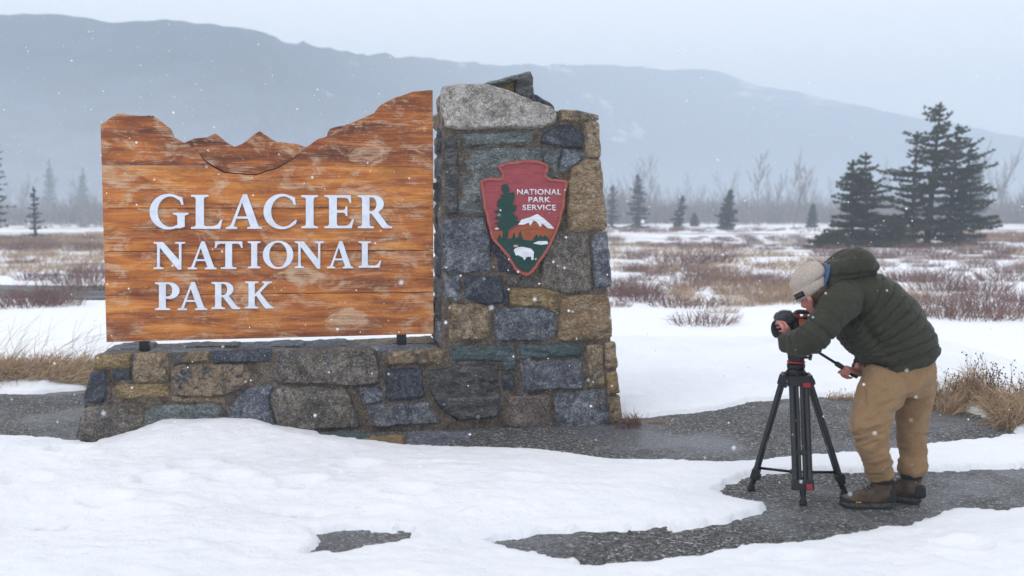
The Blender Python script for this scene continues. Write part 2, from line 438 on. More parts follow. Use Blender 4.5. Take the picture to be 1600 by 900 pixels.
def leaf_mat(name, a, b, c=None):
    t = NT(name, 0.8, 0, 0.15); n = t.noise(1.3, 5, 0.65); oi = t.n.new('ShaderNodeObjectInfo')
    m = t.ramp(n, [(0.35, a), (0.65, b)])
    if c: m = t.mix(t.math('MULTIPLY', oi.outputs['Random'], 0.6), m, c)
    t.color(m)
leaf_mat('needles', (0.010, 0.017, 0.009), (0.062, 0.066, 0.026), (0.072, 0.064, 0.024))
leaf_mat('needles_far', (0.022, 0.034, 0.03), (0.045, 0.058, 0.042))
leaf_mat('bark', (0.045, 0.034, 0.028), (0.10, 0.08, 0.065))
leaf_mat('bare_twig', (0.16, 0.14, 0.14), (0.28, 0.25, 0.245))
leaf_mat('shrub_twig', (0.095, 0.050, 0.054), (0.235, 0.135, 0.125), (0.27, 0.185, 0.15))
leaf_mat('dry_grass', (0.27, 0.175, 0.105), (0.52, 0.39, 0.255), (0.40, 0.285, 0.19))
leaf_mat('weed', (0.07, 0.05, 0.045), (0.15, 0.11, 0.09))

def letter_mat():
    t = NT('letter_white', 0.45, 0, 0.4); n = t.noise(14, 6, 0.65)
    t.color(t.ramp(n, [(0.3, (0.60, 0.65, 0.75)), (0.6, (0.74, 0.79, 0.88))])); t.bump(n, 0.1, 0.003)
letter_mat()
def paint_mat(name, c, w=(0.62, 0.55, 0.5), amt=0.35):
    t = NT(name, 0.55, 0, 0.35); v = t.mapping((1, 1, 5)); n = t.noise(9, 7, 0.65, v, 0.5); f = t.noise(60, 4, 0.7, v)
    c0 = t.ramp(n, [(0.3, tuple(x * 0.72 for x in c)), (0.7, tuple(min(1, x * 1.2) for x in c))])
    t.color(t.mix(t.ramp(f, [(0.62, (0, 0, 0)), (0.72, (amt,) * 3)]), c0, w)); t.bump(f, 0.25, 0.003)
paint_mat('emblem_red', (0.30, 0.055, 0.065)); paint_mat('emblem_rim', (0.34, 0.085, 0.065)); paint_mat('emblem_orange', (0.30, 0.075, 0.028))
paint_mat('emblem_green', (0.006, 0.045, 0.036), amt=0.12); paint_mat('emblem_white', (0.72, 0.74, 0.79)); paint_mat('emblem_beige', (0.42, 0.31, 0.27))

def cloth(name, c, scale=60, var=0.2, bump=0.25, rough=0.85, sheen=0.1):
    t = NT(name, rough, 0, 0.2); n = t.noise(scale, 4, 0.65); b = t.noise(5, 5, 0.6)
    m = t.math('ADD', t.math('MULTIPLY', n, 0.5), t.math('MULTIPLY', b, 0.5))
    t.color(t.ramp(m, [(0.32, tuple(x * (1 - var) for x in c)), (0.68, tuple(x * (1 + var) for x in c))]))
    t.bump(n, bump, 0.003); t.b.inputs['Sheen Weight'].default_value = sheen; return t
cloth('jacket', (0.027, 0.0265, 0.0155), 40, 0.22, 0.2, 0.62, 0.05)
cloth('trousers', (0.24, 0.15, 0.078), 90, 0.2, 0.2, 0.85, 0.1)
def knit():
    t = NT('beanie_knit', 0.9, 0, 0.1); v = t.mapping((1, 1, 1)); w = t.n.new('ShaderNodeTexWave'); w.inputs['Scale'].default_value = 80; w.inputs['Distortion'].default_value = 2.5
    w.inputs['Detail'].default_value = 3; t.l.new(v, w.inputs['Vector']); n = t.noise(120, 3)
    t.color(t.ramp(n, [(0.3, (0.34, 0.285, 0.24)), (0.7, (0.48, 0.415, 0.36))])); t.bump(w.outputs['Fac'], 0.25, 0.005, t.bump(n, 0.25, 0.003))
    t.b.inputs['Sheen Weight'].default_value = 0.2
knit()
plain('skin', (0.46, 0.185, 0.145), 0.5, 0, 0.14, 25, 0.05, 0.4)
plain('blue_cloth', (0.055, 0.095, 0.19), 0.85, 0, 0.2, 30)
plain('hair', (0.08, 0.05, 0.03), 0.7, 0, 0.3, 60)
plain('boot_leather', (0.075, 0.052, 0.036), 0.7, 0, 0.4, 30, 0.3)
plain('boot_rubber', (0.018, 0.018, 0.019), 0.75, 0, 0.3, 40, 0.2)
plain('boot_sole', (0.06, 0.058, 0.055), 0.8, 0, 0.4, 40, 0.2)
plain('lace', (0.03, 0.025, 0.02), 0.8)
plain('lace_tab', (0.45, 0.22, 0.04), 0.7)
plain('black_metal', (0.008, 0.008, 0.009), 0.42, 0.3, 0.25, 30, 0.05, 0.5)
plain('carbon', (0.018, 0.0185, 0.021), 0.38, 0.2, 0.3, 60, 0.03, 0.5)
plain('grey_metal', (0.16, 0.165, 0.175), 0.4, 0.7, 0.2, 30, 0.05, 0.5)
plain('red_metal', (0.26, 0.012, 0.016), 0.4, 0.2, 0.2, 30, 0.03, 0.5)
plain('orange_metal', (0.55, 0.07, 0.02), 0.4, 0.2, 0.2, 30, 0.03, 0.5)
plain('black_plastic', (0.016, 0.016, 0.018), 0.55, 0, 0.3, 40, 0.1, 0.4)
plain('mic_fur', (0.13, 0.135, 0.145), 0.95, 0, 0.5, 90, 0.5, 0.1)
plain('patch_black', (0.015, 0.015, 0.016), 0.8)
plain('patch_thread', (0.10, 0.095, 0.09), 0.8)
t = NT('lens_glass', 0.05, 0, 0.8); t.color((0.01, 0.012, 0.02))
plain('flake', (0.92, 0.94, 0.97), 0.7, 0, 0.02, 5, 0)
plain('grit', (0.07, 0.068, 0.066), 0.85, 0, 0.6, 50, 0.2)
# ================================================================== THE SETTING
rng = np.random.default_rng(7)
random.seed(5)

def ground_z(X, Y):
    """gently rolling snow meadow; low under the walked-on path in front"""
    P = v3(X * 0.05, Y * 0.05); z = 0.10 * fbm(P, 3, 3) + 0.03 * fbm(v3(X * 0.4, Y * 0.4), 9, 3)
    far = sstep(14, 30, Y)
    z = z * (0.25 + 0.75 * far) + 0.05
    dx = np.maximum(np.abs(X) - 5.2, 0); dy = np.maximum(np.maximum(2.9 - Y, Y - 12.7), 0)
    near = 1 - sstep(0.0, 0.6, np.sqrt(dx * dx + dy * dy))
    return z * (1 - near) - 0.09 * near
def axis(breaks):
    out = []
    for a, b, st in breaks: out += list(np.arange(a, b, st))
    return np.array(out + [breaks[-1][1]])
def grid_mesh(xs, ys, zf):
    X, Y = np.meshgrid(xs, ys); Xf, Yf = X.ravel(), Y.ravel(); Z = zf(Xf, Yf)
    nx, ny = len(xs), len(ys); i = np.arange(nx - 1); j = np.arange(ny - 1); I, J = np.meshgrid(i, j)
    a = (J * nx + I).ravel()
    return np.stack([Xf, Yf, Z], 1), np.stack([a, a + 1, a + nx + 1, a + nx], 1)

xs = axis([(-900, -120, 30), (-120, -30, 3), (-30, -8, 0.6), (-8, 8, 0.25), (8, 30, 0.6), (30, 120, 3), (120, 900, 30)])
ys = axis([(-250, -10, 20), (-10, 2, 1), (2, 14, 0.25), (14, 50, 0.5), (50, 160, 3), (160, 900, 30)])
V, Q = grid_mesh(xs, ys, ground_z)
tag(from_arrays('ground', V, Q, 'meadow', smooth=True), kind='structure')

# asphalt path under the snow
V, Q = grid_mesh(np.linspace(-5.25, 5.25, 60), np.linspace(2.6, 10.2, 50), lambda x, y: 0.003 * fbm(v3(x * 2, y * 2), 4, 3))
tag(from_arrays('path', V, Q, 'asphalt', smooth=True), kind='structure')

def gp(pts): return [tuple(gnd(x, y)[:2]) for x, y in pts]
# bare asphalt seen between the snow (photograph outline laid on the ground)
BARE = [
    gp([(-120, 612), (60, 616), (145, 608), (185, 640), (150, 700), (118, 694), (70, 690), (0, 686), (-120, 680)]),
    gp([(470, 640), (600, 640), (900, 640), (975, 655), (1040, 650), (1080, 645), (1130, 640), (1170, 630), (1240, 622), (1340, 620), (1420, 622), (1490, 638), (1550, 656), (1605, 681),
        (1545, 690), (1440, 699), (1330, 712), (1200, 722), (1130, 727), (1000, 725), (935, 721), (860, 710), (800, 705), (700, 703), (630, 700), (585, 694), (540, 690), (500, 683)]),
    gp([(1116, 772), (1130, 758), (1168, 746), (1230, 738), (1310, 737), (1460, 735), (1640, 732), (1700, 735), (1700, 790), (1600, 800), (1560, 806), (1485, 803), (1445, 816), (1425, 828), (1380, 828), (1345, 839),
        (1250, 853), (1150, 863), (1010, 888), (930, 893), (880, 880), (830, 868), (770, 852), (840, 838), (960, 829), (1040, 822), (1060, 829), (1130, 818), (1200, 803), (1196, 793), (1150, 782)]),
    gp([(468, 873), (500, 855), (498, 836), (560, 829), (632, 833), (650, 847), (605, 856), (545, 868)]),
    gp([(415, 807), (470, 811), (505, 816), (460, 815)]),
    gp([(64, 836), (100, 832), (112, 835), (85, 838)]),
]
def snow_z(X, Y):
    w = v3(X * 3.2, Y * 3.2); jit = 0.055 * fbm(w, 21, 4) + 0.042 * fbm(v3(X * 13, Y * 13), 22, 4) + 0.020 * fbm(v3(X * 38, Y * 38), 23, 2)
    sd = np.full(X.shape, 9.0)
    for k, poly in enumerate(BARE): sd = np.minimum(sd, -sdf_poly(X, Y, poly) * 1.0)
    sd = sd + jit * np.where(Y < 9.5, 1, 0.7)
    thick = 0.042 + 0.02 * fbm(v3(X * 0.7, Y * 0.7), 31, 3)
    # ploughed berm in front of the stone base, deeper drift behind the path
    bx, by = gnd(330, 700)[:2]
    thick = thick + 0.10 * np.exp(-((X - bx) / 1.0) ** 2 - ((Y - by + 0.02 * (X - bx)) / 0.45) ** 2)
    thick = thick + 0.05 * sstep(8.6, 10.0, Y)
    z = -0.016 + 0.050 * sstep(-0.015, 0.025, sd) + 0.010 * sstep(0.0, 0.10, sd) + (thick - 0.0) * sstep(0.02, 0.55, sd)
    rel = 0.016 * fbm(v3(X * 2.2, Y * 2.2), 33, 4) + 0.011 * fbm(v3(X * 7, Y * 7), 35, 4) + 0.004 * fbm(v3(X * 24, Y * 24), 36, 2)
    rag = np.exp(-((X + 1.2) / 1.6) ** 2 - ((Y - 5.1) / 0.7) ** 2)          # half-melted crust at lower left
    rel = rel + rag * (0.030 * np.abs(fbm(v3(X * 5, Y * 11), 37, 4)) - 0.012)
    rel = rel - 0.010 * np.clip(np.abs(fbm(v3(X * 4, Y * 6), 39, 3)) * 2 - .25, 0, 1) * (Y < 7.2)
    z = z + rel * sstep(0.0, 0.2, sd)
    for (fx, fy) in ((165, 790 - 2), (105, 715), (300, 740), (360, 757), (250, 760), (470, 762), (40, 760), (560, 735), (820, 760), (640, 775), (1240, 870 + 8), (1500, 860)):
        p = gnd(fx, fy, 0.04); rr2 = ((X - p.x) / 0.13) ** 2 + ((Y - p.y) / 0.10) ** 2; z = z - 0.034 * np.exp(-rr2 ** 2) + 0.010 * np.exp(-((np.sqrt(rr2) - 1.35) / .3) ** 2)
    e = np.minimum(np.minimum(5.6 - np.abs(X), Y - 2.4), 13.1 - Y)
    return z - 0.2 * (1 - sstep(0.0, 0.35, e))
V, Q = grid_mesh(np.arange(-5.6, 5.61, 0.022), np.arange(2.4, 13.12, 0.026), snow_z)
zq = V[Q][:, :, 2].max(axis=1); Q = Q[zq > -0.014]
tag(from_arrays('snow_cover', V, Q, 'snow', smooth=True), kind='structure')
SN = lambda x, y: max(float(snow_z(np.array([x]), np.array([y]))[0]), 0.0)

# a second road crossing the meadow at the left
def strip(name, pts, width, mat, lift):
    vs, fs = [], []
    for i, (x, y) in enumerate(pts):
        w = width[i]; zz = ground_z(np.array([x, x]), np.array([y - w, y + w]))
        vs += [(x, y - w, max(zz) + lift), (x, y + w, max(zz) + lift)]
    fs = [(2 * i, 2 * i + 2, 2 * i + 3, 2 * i + 1) for i in range(len(pts) - 1)]
    return from_arrays(name, vs, fs, mat)
rp = [(-30 + i * 0.6, 21.2 - 0.004 * (i - 25) ** 2 * 0.4) for i in range(46)]
rw = [1.6 + 0.5 * math.sin(i * 0.9) * 0.3 for i in range(46)]
tag(strip('road', rp, rw, 'asphalt', 0.025), kind='structure')

# the mountain: a long wooded ridge with snow patches
RIDGE = [(-900, 120), (-500, 70), (-200, 40), (0, 27), (40, 30), (130, 35), (290, 39), (400, 48), (450, 68), (500, 76), (560, 86), (700, 99), (800, 106), (900, 105), (1000, 108), (1050, 115), (1080, 112), (1120, 114),
         (1180, 136), (1260, 151), (1300, 161), (1400, 181), (1500, 198), (1600, 218), (1800, 245), (2200, 285), (2600, 300)]
def hill_mesh(R0, R1, ridge, seed, rough=1.0):
    px = np.array([a for a, b in ridge], float); py = np.array([b for a, b in ridge], float)
    cx = np.linspace(px[0], px[-1], 420); cy = np.interp(cx, px, py)
    vs = []; nr = 46
    tan_az = (cx - 800) / F
    el = (330 - cy) / F
    far_ = 1 + 1.5 * sstep(300, 1150, cx)              # the ridge runs away to the right
    for j in range(nr + 8):
        t = j / (nr - 1)
        Yd = (R0 + (R1 - R0) * t) * far_
        X = tan_az * Yd; H = el * R1 * far_ + EYE
        prof = np.minimum(t, 1) ** 0.85 if t <= 1 else 1 - (t - 1) * 1.5
        n = fbm(v3(X * 0.012, Yd * 0.02), seed, 4)
        z = H * prof + n * 9 * rough * np.sin(math.pi * min(t, 1)) + fbm(v3(X * 0.09, Yd * 0.09), seed + 5, 3) * 1.6 * min(1, 4 * t)
        vs.append(np.stack([X, Yd, z - (1 - min(1, t * 8)) * 2], 1))
    V = np.concatenate(vs); nx = len(cx); ny = nr + 8
    I, J = np.meshgrid(np.arange(nx - 1), np.arange(ny - 1)); a = (J * nx + I).ravel()
    return V, np.stack([a, a + 1, a + nx + 1, a + nx], 1)
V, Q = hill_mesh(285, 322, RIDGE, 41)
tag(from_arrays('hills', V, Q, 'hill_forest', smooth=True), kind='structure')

# falling-snow haze filling the whole valley
HAZE = 0.0026
TOPZ = float(V[:, 2].max()) + 4
hz = MB(); hz.box((0, 330, TOPZ / 2 - 1), 2200, 1240, TOPZ + 2)
hm = bpy.data.materials.new('haze'); hm.use_nodes = True
for n in list(hm.node_tree.nodes): hm.node_tree.nodes.remove(n)
ho = hm.node_tree.nodes.new('ShaderNodeOutputMaterial'); pv = hm.node_tree.nodes.new('ShaderNodeVolumePrincipled')
pv.inputs['Color'].default_value = (0.74, 0.865, 1.0, 1); pv.inputs['Density'].default_value = HAZE; pv.inputs['Anisotropy'].default_value = 0.0; pv.inputs['Density Attribute'].default_value = ''; hm.cycles.homogeneous_volume = True
hm.node_tree.links.new(pv.outputs[0], ho.inputs['Volume'])
M['haze'] = hm
tag(build('haze', hz, 'haze'), 'pale blue snow haze filling the valley', 'haze', kind='stuff')

# ================================================================== STONE MONUMENT
A0, A1 = gnd(118, 692), gnd(966, 662)
TD = (A1 - A0); TD.z = 0; LEN = TD.length; TD.normalize()
NI = Vector((-TD.y, TD.x, 0))                       # into the wall, away from the camera
class Plane:
    def __init__(s, off, batter, p0=A0):
        s.p = Vector(p0) + NI * off; s.w = (Vector((0, 0, 1)) + NI * batter).normalized(); s.n = TD.cross(s.w)   # towards camera?
        if s.n.dot(NI) > 0: s.n = -s.n
    def uv(s, px, py):
        d = ray(px, py); o = Vector((0, 0, EYE)); t = (s.p - o).dot(s.n) / d.dot(s.n); q = o + d * t - s.p
        return (q.dot(TD), q.dot(s.w))
    def xyz(s, u, v, d=0.0): return s.p + TD * u + s.w * v + s.n * d
BASE = Plane(0.0, 0.07)
PILL = Plane(0.035, 0.05)
BASE_H = 0.64
ROOT = A0.lerp(A1, 0.5)
mon = empty('stone_monument', ROOT, 'low battered wall and tall pillar of mixed blue, green and tan mortared fieldstone', 'stone monument')

def chaikin(P, k=1):
    for _ in range(k):
        o = []
        for i in range(len(P)):
            a, b = P[i], P[(i + 1) % len(P)]
            o += [(a[0] * .92 + b[0] * .08, a[1] * .92 + b[1] * .08), (a[0] * .08 + b[0] * .92, a[1] * .08 + b[1] * .92)]
        P = o
    return P
def inpoly(x, y, P):
    c = False
    for i in range(len(P)):
        a, b = P[i], P[(i + 1) % len(P)]
        if (a[1] > y) != (b[1] > y) and x < (b[0] - a[0]) * (y - a[1]) / (b[1] - a[1]) + a[0]: c = not c
    return c
STONE_N = [0]
def stone(poly, xyz, mat, parent, out=0.022, depth=0.10, rough=1.0, grid=0.016, name='stone', lay=1.0, grow=0.0085):
    """a split-face stone: outline in plane units, domed broken face, skirt going back into the mortar"""
    STONE_N[0] += 1; sd = STONE_N[0] * 13
    ar = sum(poly[i][0] * poly[(i + 1) % len(poly)][1] - poly[(i + 1) % len(poly)][0] * poly[i][1] for i in range(len(poly)))
    gr_ = []
    for i in range(len(poly)):                       # grow the outline a little so that joints stay thin
        a_, b_, c_ = poly[i - 1], poly[i], poly[(i + 1) % len(poly)]; t_ = Vector((c_[0] - a_[0], c_[1] - a_[1])).normalized() * (grow if ar > 0 else -grow)
        gr_.append((b_[0] + t_.y, b_[1] - t_.x))
    P = chaikin(gr_, 1)
    B = []
    for i in range(len(P)):
        a, b = P[i], P[(i + 1) % len(P)]; L = math.dist(a, b); n = max(1, int(L / (grid * 1.1)))
        for k in range(n): B.append((a[0] + (b[0] - a[0]) * k / n, a[1] + (b[1] - a[1]) * k / n))
    B = np.array(B); J = v3(B[:, 0] * 14, B[:, 1] * 14); B = B + 0.010 * rough * np.stack([fbm(J, sd, 3), fbm(J, sd + 7, 3)], 1)
    lo, hi = B.min(0), B.max(0); I = []
    gx = np.arange(lo[0] + grid * .6, hi[0], grid); gy = np.arange(lo[1] + grid * .6, hi[1], grid)
    if len(gx) and len(gy):
        X, Y = np.meshgrid(gx, gy); X = X.ravel() + rng.uniform(-.3, .3, X.size) * grid; Y = Y.ravel() + rng.uniform(-.3, .3, Y.size) * grid
        s = sdf_poly(X, Y, [tuple(b) for b in B]); k = s > grid * 0.45; I = np.stack([X[k], Y[k]], 1)
    n = len(B); pts = np.concatenate([B, I]) if len(I) else B
    r = delaunay_2d_cdt([Vector(p) for p in pts], [(i, (i + 1) % n) for i in range(n)], [], 1, 1e-6)
    W = np.array([tuple(p) for p in r[0]]); s = np.abs(sdf_poly(W[:, 0], W[:, 1], [tuple(b) for b in B]))
    big = fbm(v3(W[:, 0] * 5, W[:, 1] * 5 * lay), sd + 1, 3); fin = fbm(v3(W[:, 0] * 22, W[:, 1] * 22 * lay), sd + 2, 3)
    rid = 1 - np.abs(fbm(v3(W[:, 0] * 9, W[:, 1] * 9 * lay), sd + 3, 3))
    tilt = random.uniform(-.03, .03) * (W[:, 0] - W[:, 0].mean()) * 2
    e = np.sqrt(np.clip(s / 0.012, 0, 1))
    cx_s, cy_s = W.mean(0); sz = max(W[:, 0].max() - W[:, 0].min(), W[:, 1].max() - W[:, 1].min())
    fac = np.full(len(W), 0.010)
    for _ in range(5):
        an = random.uniform(0, 6.28); sl = random.uniform(.10, .30); fac = np.minimum(fac, 0.012 * random.uniform(.2, 1.6) + sl * (.30 * sz - ((W[:, 0] - cx_s) * math.cos(an) + (W[:, 1] - cy_s) * math.sin(an))))
    fac = np.maximum(fac, -0.022)
    D = -0.004 + out * e + e * rough * (fac * .9 + 0.016 * big + 0.009 * fin + 0.016 * (rid - .8)) + tilt * e
    vs = [xyz(W[i, 0], W[i, 1], D[i]) for i in range(len(W))]; fs = [tuple(f) for f in r[2]]
    # boundary skirt
    cnt = {}
    for f in fs:
        for i in range(len(f)):
            e2 = (f[i], f[(i + 1) % len(f)]); cnt[tuple(sorted(e2))] = cnt.get(tuple(sorted(e2)), 0) + 1 if tuple(sorted(e2)) in cnt else 1
    edge = [(f[i], f[(i + 1) % len(f)]) for f in fs for i in range(len(f)) if cnt[tuple(sorted((f[i], f[(i + 1) % len(f)])))] == 1]
    mp = {}
    for a, b in edge:
        for k in (a, b):
            if k not in mp: mp[k] = len(vs); vs.append(xyz(W[k, 0], W[k, 1], -depth))
        fs.append((b, a, mp[a], mp[b]))
    mb = MB(); mb.add(vs, fs)
    return build(name, mb, mat, parent, smooth=True, angle=26)

S = {}
PIL = [
 ('pale', [(691, 137), (720, 132), (762, 133), (800, 145), (836, 160), (862, 168), (870, 180), (866, 192), (845, 199), (712, 200), (697, 197), (691, 165)], .035),
 ('tan', [(874, 172), (902, 173), (934, 181), (934, 187), (905, 190), (876, 188)], .02),
 ('green', [(722, 210), (790, 208), (843, 207), (842, 223), (724, 228)], .015),
 ('navy', [(847, 208), (872, 197), (890, 196), (905, 205), (911, 218), (910, 232), (880, 228), (846, 224)], .02),
 ('tan', [(914, 190), (934, 191), (938, 247), (917, 245)], .02),
 ('dark', [(697, 212), (714, 211), (716, 334), (697, 336)], .012),
 ('green', [(722, 236), (790, 232), (846, 231), (848, 256), (866, 278), (850, 335), (718, 335)], .018),
 ('green', [(850, 232), (877, 232), (868, 270), (860, 262), (851, 254)], .018),
 ('blue', [(880, 233), (911, 239), (911, 249), (890, 261), (872, 274)], .018),
 ('rust', [(893, 263), (916, 249), (938, 250), (942, 300), (948, 358), (890, 361), (884, 330), (888, 285)], .03),
 ('blue', [(692, 342), (756, 340), (765, 372), (766, 424), (692, 426)], .024),
 ('navy', [(770, 342), (800, 342), (850, 342), (845, 400), (815, 426), (770, 424)], .014),
 ('brown', [(855, 372), (878, 366), (919, 364), (925, 455), (880, 458), (848, 448), (846, 420)], .022),
 ('blue', [(924, 367), (948, 362), (955, 446), (929, 452)], .02),
 ('brown', [(795, 431), (842, 427), (843, 446), (795, 447)], .01),
 ('blue', [(694, 431), (719, 431), (718, 467), (696, 467)], .014),
 ('navy', [(726, 431), (784, 432), (786, 473), (760, 476), (727, 465)], .022),
 ('ochre', [(796, 452), (850, 452), (873, 459), (871, 487), (838, 477), (796, 477)], .02),
 ('tan', [(702, 475), (766, 477), (766, 530), (702, 532)], .022),
 ('blue', [(773, 482), (840, 481), (867, 491), (865, 531), (775, 534)], .026),
 ('rust', [(877, 463), (950, 461), (957, 529), (873, 533)], .028),
 ('navy', [(789, 452), (793, 452), (793, 478), (789, 478)], .012),
]
BAS = [
 ('teal', [(704, 543), (803, 541), (806, 578), (786, 578), (784, 564), (707, 563)], .022),
 ('teal', [(810, 541), (911, 539), (912, 556), (812, 560)], .02),
 ('blue', [(813, 567), (908, 561), (912, 605), (815, 612)], .026),
 ('tan', [(918, 541), (941, 538), (945, 603), (921, 605)], .018),
 ('rust', [(946, 537), (960, 534), (964, 574), (948, 576)], .018),
 ('ochre', [(948, 584), (962, 580), (967, 614), (951, 616)], .018),
 ('tan', [(951, 621), (967, 618), (971, 657), (956, 661)], .018),
 ('blue', [(866, 615), (945, 609), (953, 664), (871, 668)], .024),
 ('red', [(789, 622), (858, 617), (864, 668), (791, 668)], .018),
 ('navy', [(785, 584), (802, 584), (803, 608), (786, 608)], .014),
 ('dark', [(669, 580), (720, 571), (777, 569), (780, 650), (715, 657), (692, 640), (673, 610)], .03),
 ('navy', [(602, 577), (660, 575), (662, 622), (604, 626)], .024),
 ('tan', [(600, 549), (698, 546), (702, 560), (690, 567), (604, 570)], .022),
 ('blue', [(575, 635), (668, 629), (687, 661), (580, 667)], .022),
 ('brown', [(432, 549), (588, 544), (594, 598), (562, 602), (428, 597)], .032),
 ('blue', [(562, 607), (596, 605), (597, 628), (570, 632)], .016),
 ('blue', [(355, 674), (357, 640), (385, 607), (428, 603), (419, 622), (432, 674)], .026),
 ('brown', [(427, 605), (500, 604), (545, 610), (564, 668), (437, 674), (423, 625)], .03),
 ('navy', [(330, 550), (424, 547), (425, 563), (332, 568)], .018),
 ('pattern', [(268, 575), (290, 570), (385, 569), (393, 590), (370, 611), (330, 620), (270, 617)], .028),
 ('tan', [(266, 553), (327, 551), (328, 565), (268, 569)], .014),
 ('tan', [(208, 553), (261, 551), (262, 595), (210, 600)], .018),
 ('ochre', [(148, 556), (205, 554), (203, 573), (146, 576)], .016),
 ('navy', [(176, 580), (203, 578), (203, 592), (177, 594)], .012),
 ('ochre', [(181, 602), (262, 601), (264, 618), (183, 622)], .014),
 ('navy', [(142, 582), (165, 579), (166, 620), (156, 630), (131, 628)], .022),
 ('brown', [(133, 637), (222, 633), (219, 700), (170, 700), (121, 700)], .02),
 ('green', [(227, 635), (347, 631), (346, 700), (226, 700)], .024),
 ('blue', [(480, 678), (570, 672), (570, 700), (480, 705)], .012),
 ('tan', [(268, 622), (350, 622), (352, 627), (300, 629), (270, 628)], .008),
]
for m, pl, o in PIL: stone([PILL.uv(*p) for p in pl], PILL.xyz, 'stone_' + m, mon, o, lay=2.2 if m in ('dark', 'teal', 'green') else 1)
for m, pl, o in BAS: stone([BASE.uv(*p) for p in pl], BASE.xyz, 'stone_' + m, mon, o, lay=2.2 if m in ('dark', 'teal', 'green') else 1)

# mortar cores: battered blocks behind the stones
BD, PD = 0.50, 0.78                              # depth of the low wall and of the pillar
def core(front, plane, depth, back_in, name):
    """front outline in plane (u, v); the back leans in by back_in"""
    mb = MB(); n = len(front)
    f = [plane.xyz(u, v, -0.004) for u, v in front]
    b = [p + NI * (depth - (back_in + 0.05) * p.z) for p in f]
    mb.add(f + b, [tuple(range(n)), tuple(range(2 * n - 1, n - 1, -1))] + [(i, (i + 1) % n, n + (i + 1) % n, n + i) for i in range(n)])
    return build(name, mb, 'mortar', mon)
u_l = BASE.uv(121, 690)[0]; u_lt = BASE.uv(151, 552)[0]
u_r = BASE.uv(964, 660)[0]; u_rt = BASE.uv(957, 540)[0]
vt = BASE_H - 0.012
core([(u_l - .012, -0.15), (u_r + .01, -0.15), (u_rt, vt), (u_lt, vt)], BASE, BD + .28, 0.05, 'mortar_bed')
pl0 = PILL.uv(690, 541); pl1 = PILL.uv(691, 140); pr0 = PILL.uv(954, 534); pr1 = PILL.uv(931, 183)
pm = PILL.uv(868, 180); pm2 = PILL.uv(800, 150)
core([(pl0[0], vt - .05), (pr0[0], vt - .05), pr1, pm, pm2, (pl1[0], pl1[1] - .02)], PILL, PD, 0.10, 'mortar_bed')

# cap slabs along the top of the low wall, each a thin stone
u = u_lt - 0.015; k = 0
topw = BD + 0.20
while u < pl0[0] - 0.06:
    w = random.choice([0.34, 0.52, 0.66, 0.45]); u2 = min(u + w, pl0[0] - 0.015)
    if pl0[0] - u2 < 0.15: u2 = pl0[0] - 0.015
    base_front = BASE.xyz(0, vt)
    cut = random.uniform(.24, .36)
    for (d0, d1) in ((0.004, cut), (cut + .012, topw)):
        poly = [(u + .006 + random.uniform(0, .01), d0 + random.uniform(0, .015)), (u2 - .006, d0 + random.uniform(0, .015)), (u2 - .006 - random.uniform(0, .01), d1), (u + .006, d1 - random.uniform(0, .02))]
        lift = random.uniform(.006, .022)
        stone(poly, lambda a, b, d, L=lift: BASE.xyz(a, vt) + NI * b + Vector((0, 0, L - .012 + d * .8)), random.choice(['stone_blue', 'stone_brown', 'stone_dark', 'stone_blue', 'stone_tan']), mon, .016, .04, 0.8)
    u = u2; k += 1
# stones on the faces turned away from the photograph
def face_stones(o, ex, ey, wdt, hgt, n, seed):
    rr = random.Random(seed); y = 0.0
    while y < hgt - .05:
        h = min(rr.uniform(.13, .24), hgt - y)
        x = 0.0; L0 = wdt(y)
        while x < L0 - .05:
            w = min(rr.uniform(.2, .42), L0 - x)
            if L0 - x - w < .08: w = L0 - x
            g = .01
            poly = [(x + g, y + g), (x + w - g, y + g + rr.uniform(-.008, .008)), (x + w - g - rr.uniform(0, .015), y + h - g), (x + g, y + h - g)]
            stone(poly, lambda a, b, d: o + ex * a + ey * b + n * d, 'stone_' + rr.choice(['blue', 'navy', 'brown', 'tan', 'green', 'dark']), mon, .02, .06, 1, 0.03)
            x += w
        y += h
pr_b = PILL.xyz(pr0[0], vt - .05, -.012); pr_t = PILL.xyz(pr1[0], pr1[1], -.012)
ey = (pr_t - pr_b).normalized(); nn = NI.cross(ey); nn = nn if nn.dot(TD) > 0 else -nn
face_stones(pr_b + NI * .03, NI, ey, lambda y: PD - .12 - .16 * y - .05, (pr_t - pr_b).length - .02, nn, 3)
rb_b = BASE.xyz(u_r + .01, 0, -.012); rb_t = BASE.xyz(u_rt, vt, -.012)
ey = (rb_t - rb_b).normalized(); nn = NI.cross(ey); nn = nn if nn.dot(TD) > 0 else -nn
face_stones(rb_b + NI * .03, NI, ey, lambda y: BD + .2 - .05 * y, (rb_t - rb_b).length, nn, 4)
lb_b = BASE.xyz(u_l - .012, 0, -.012); lb_t = BASE.xyz(u_lt, vt, -.012)
ey = (lb_t - lb_b).normalized(); nn = NI.cross(ey); nn = nn if nn.dot(TD) < 0 else -nn
face_stones(lb_b + NI * .03, NI, ey, lambda y: BD + .2 - .05 * y, (lb_t - lb_b).length, nn, 5)
lp_b = PILL.xyz(pl0[0], vt, -.012); lp_t = PILL.xyz(pl1[0], pl1[1] - .02, -.012)
ey = (lp_t - lp_b).normalized(); nn = NI.cross(ey); nn = nn if nn.dot(TD) < 0 else -nn
face_stones(lp_b + NI * .015, NI, ey, lambda y: PD - .10 - .16 * y - .02, (lp_t - lp_b).length, nn, 6)
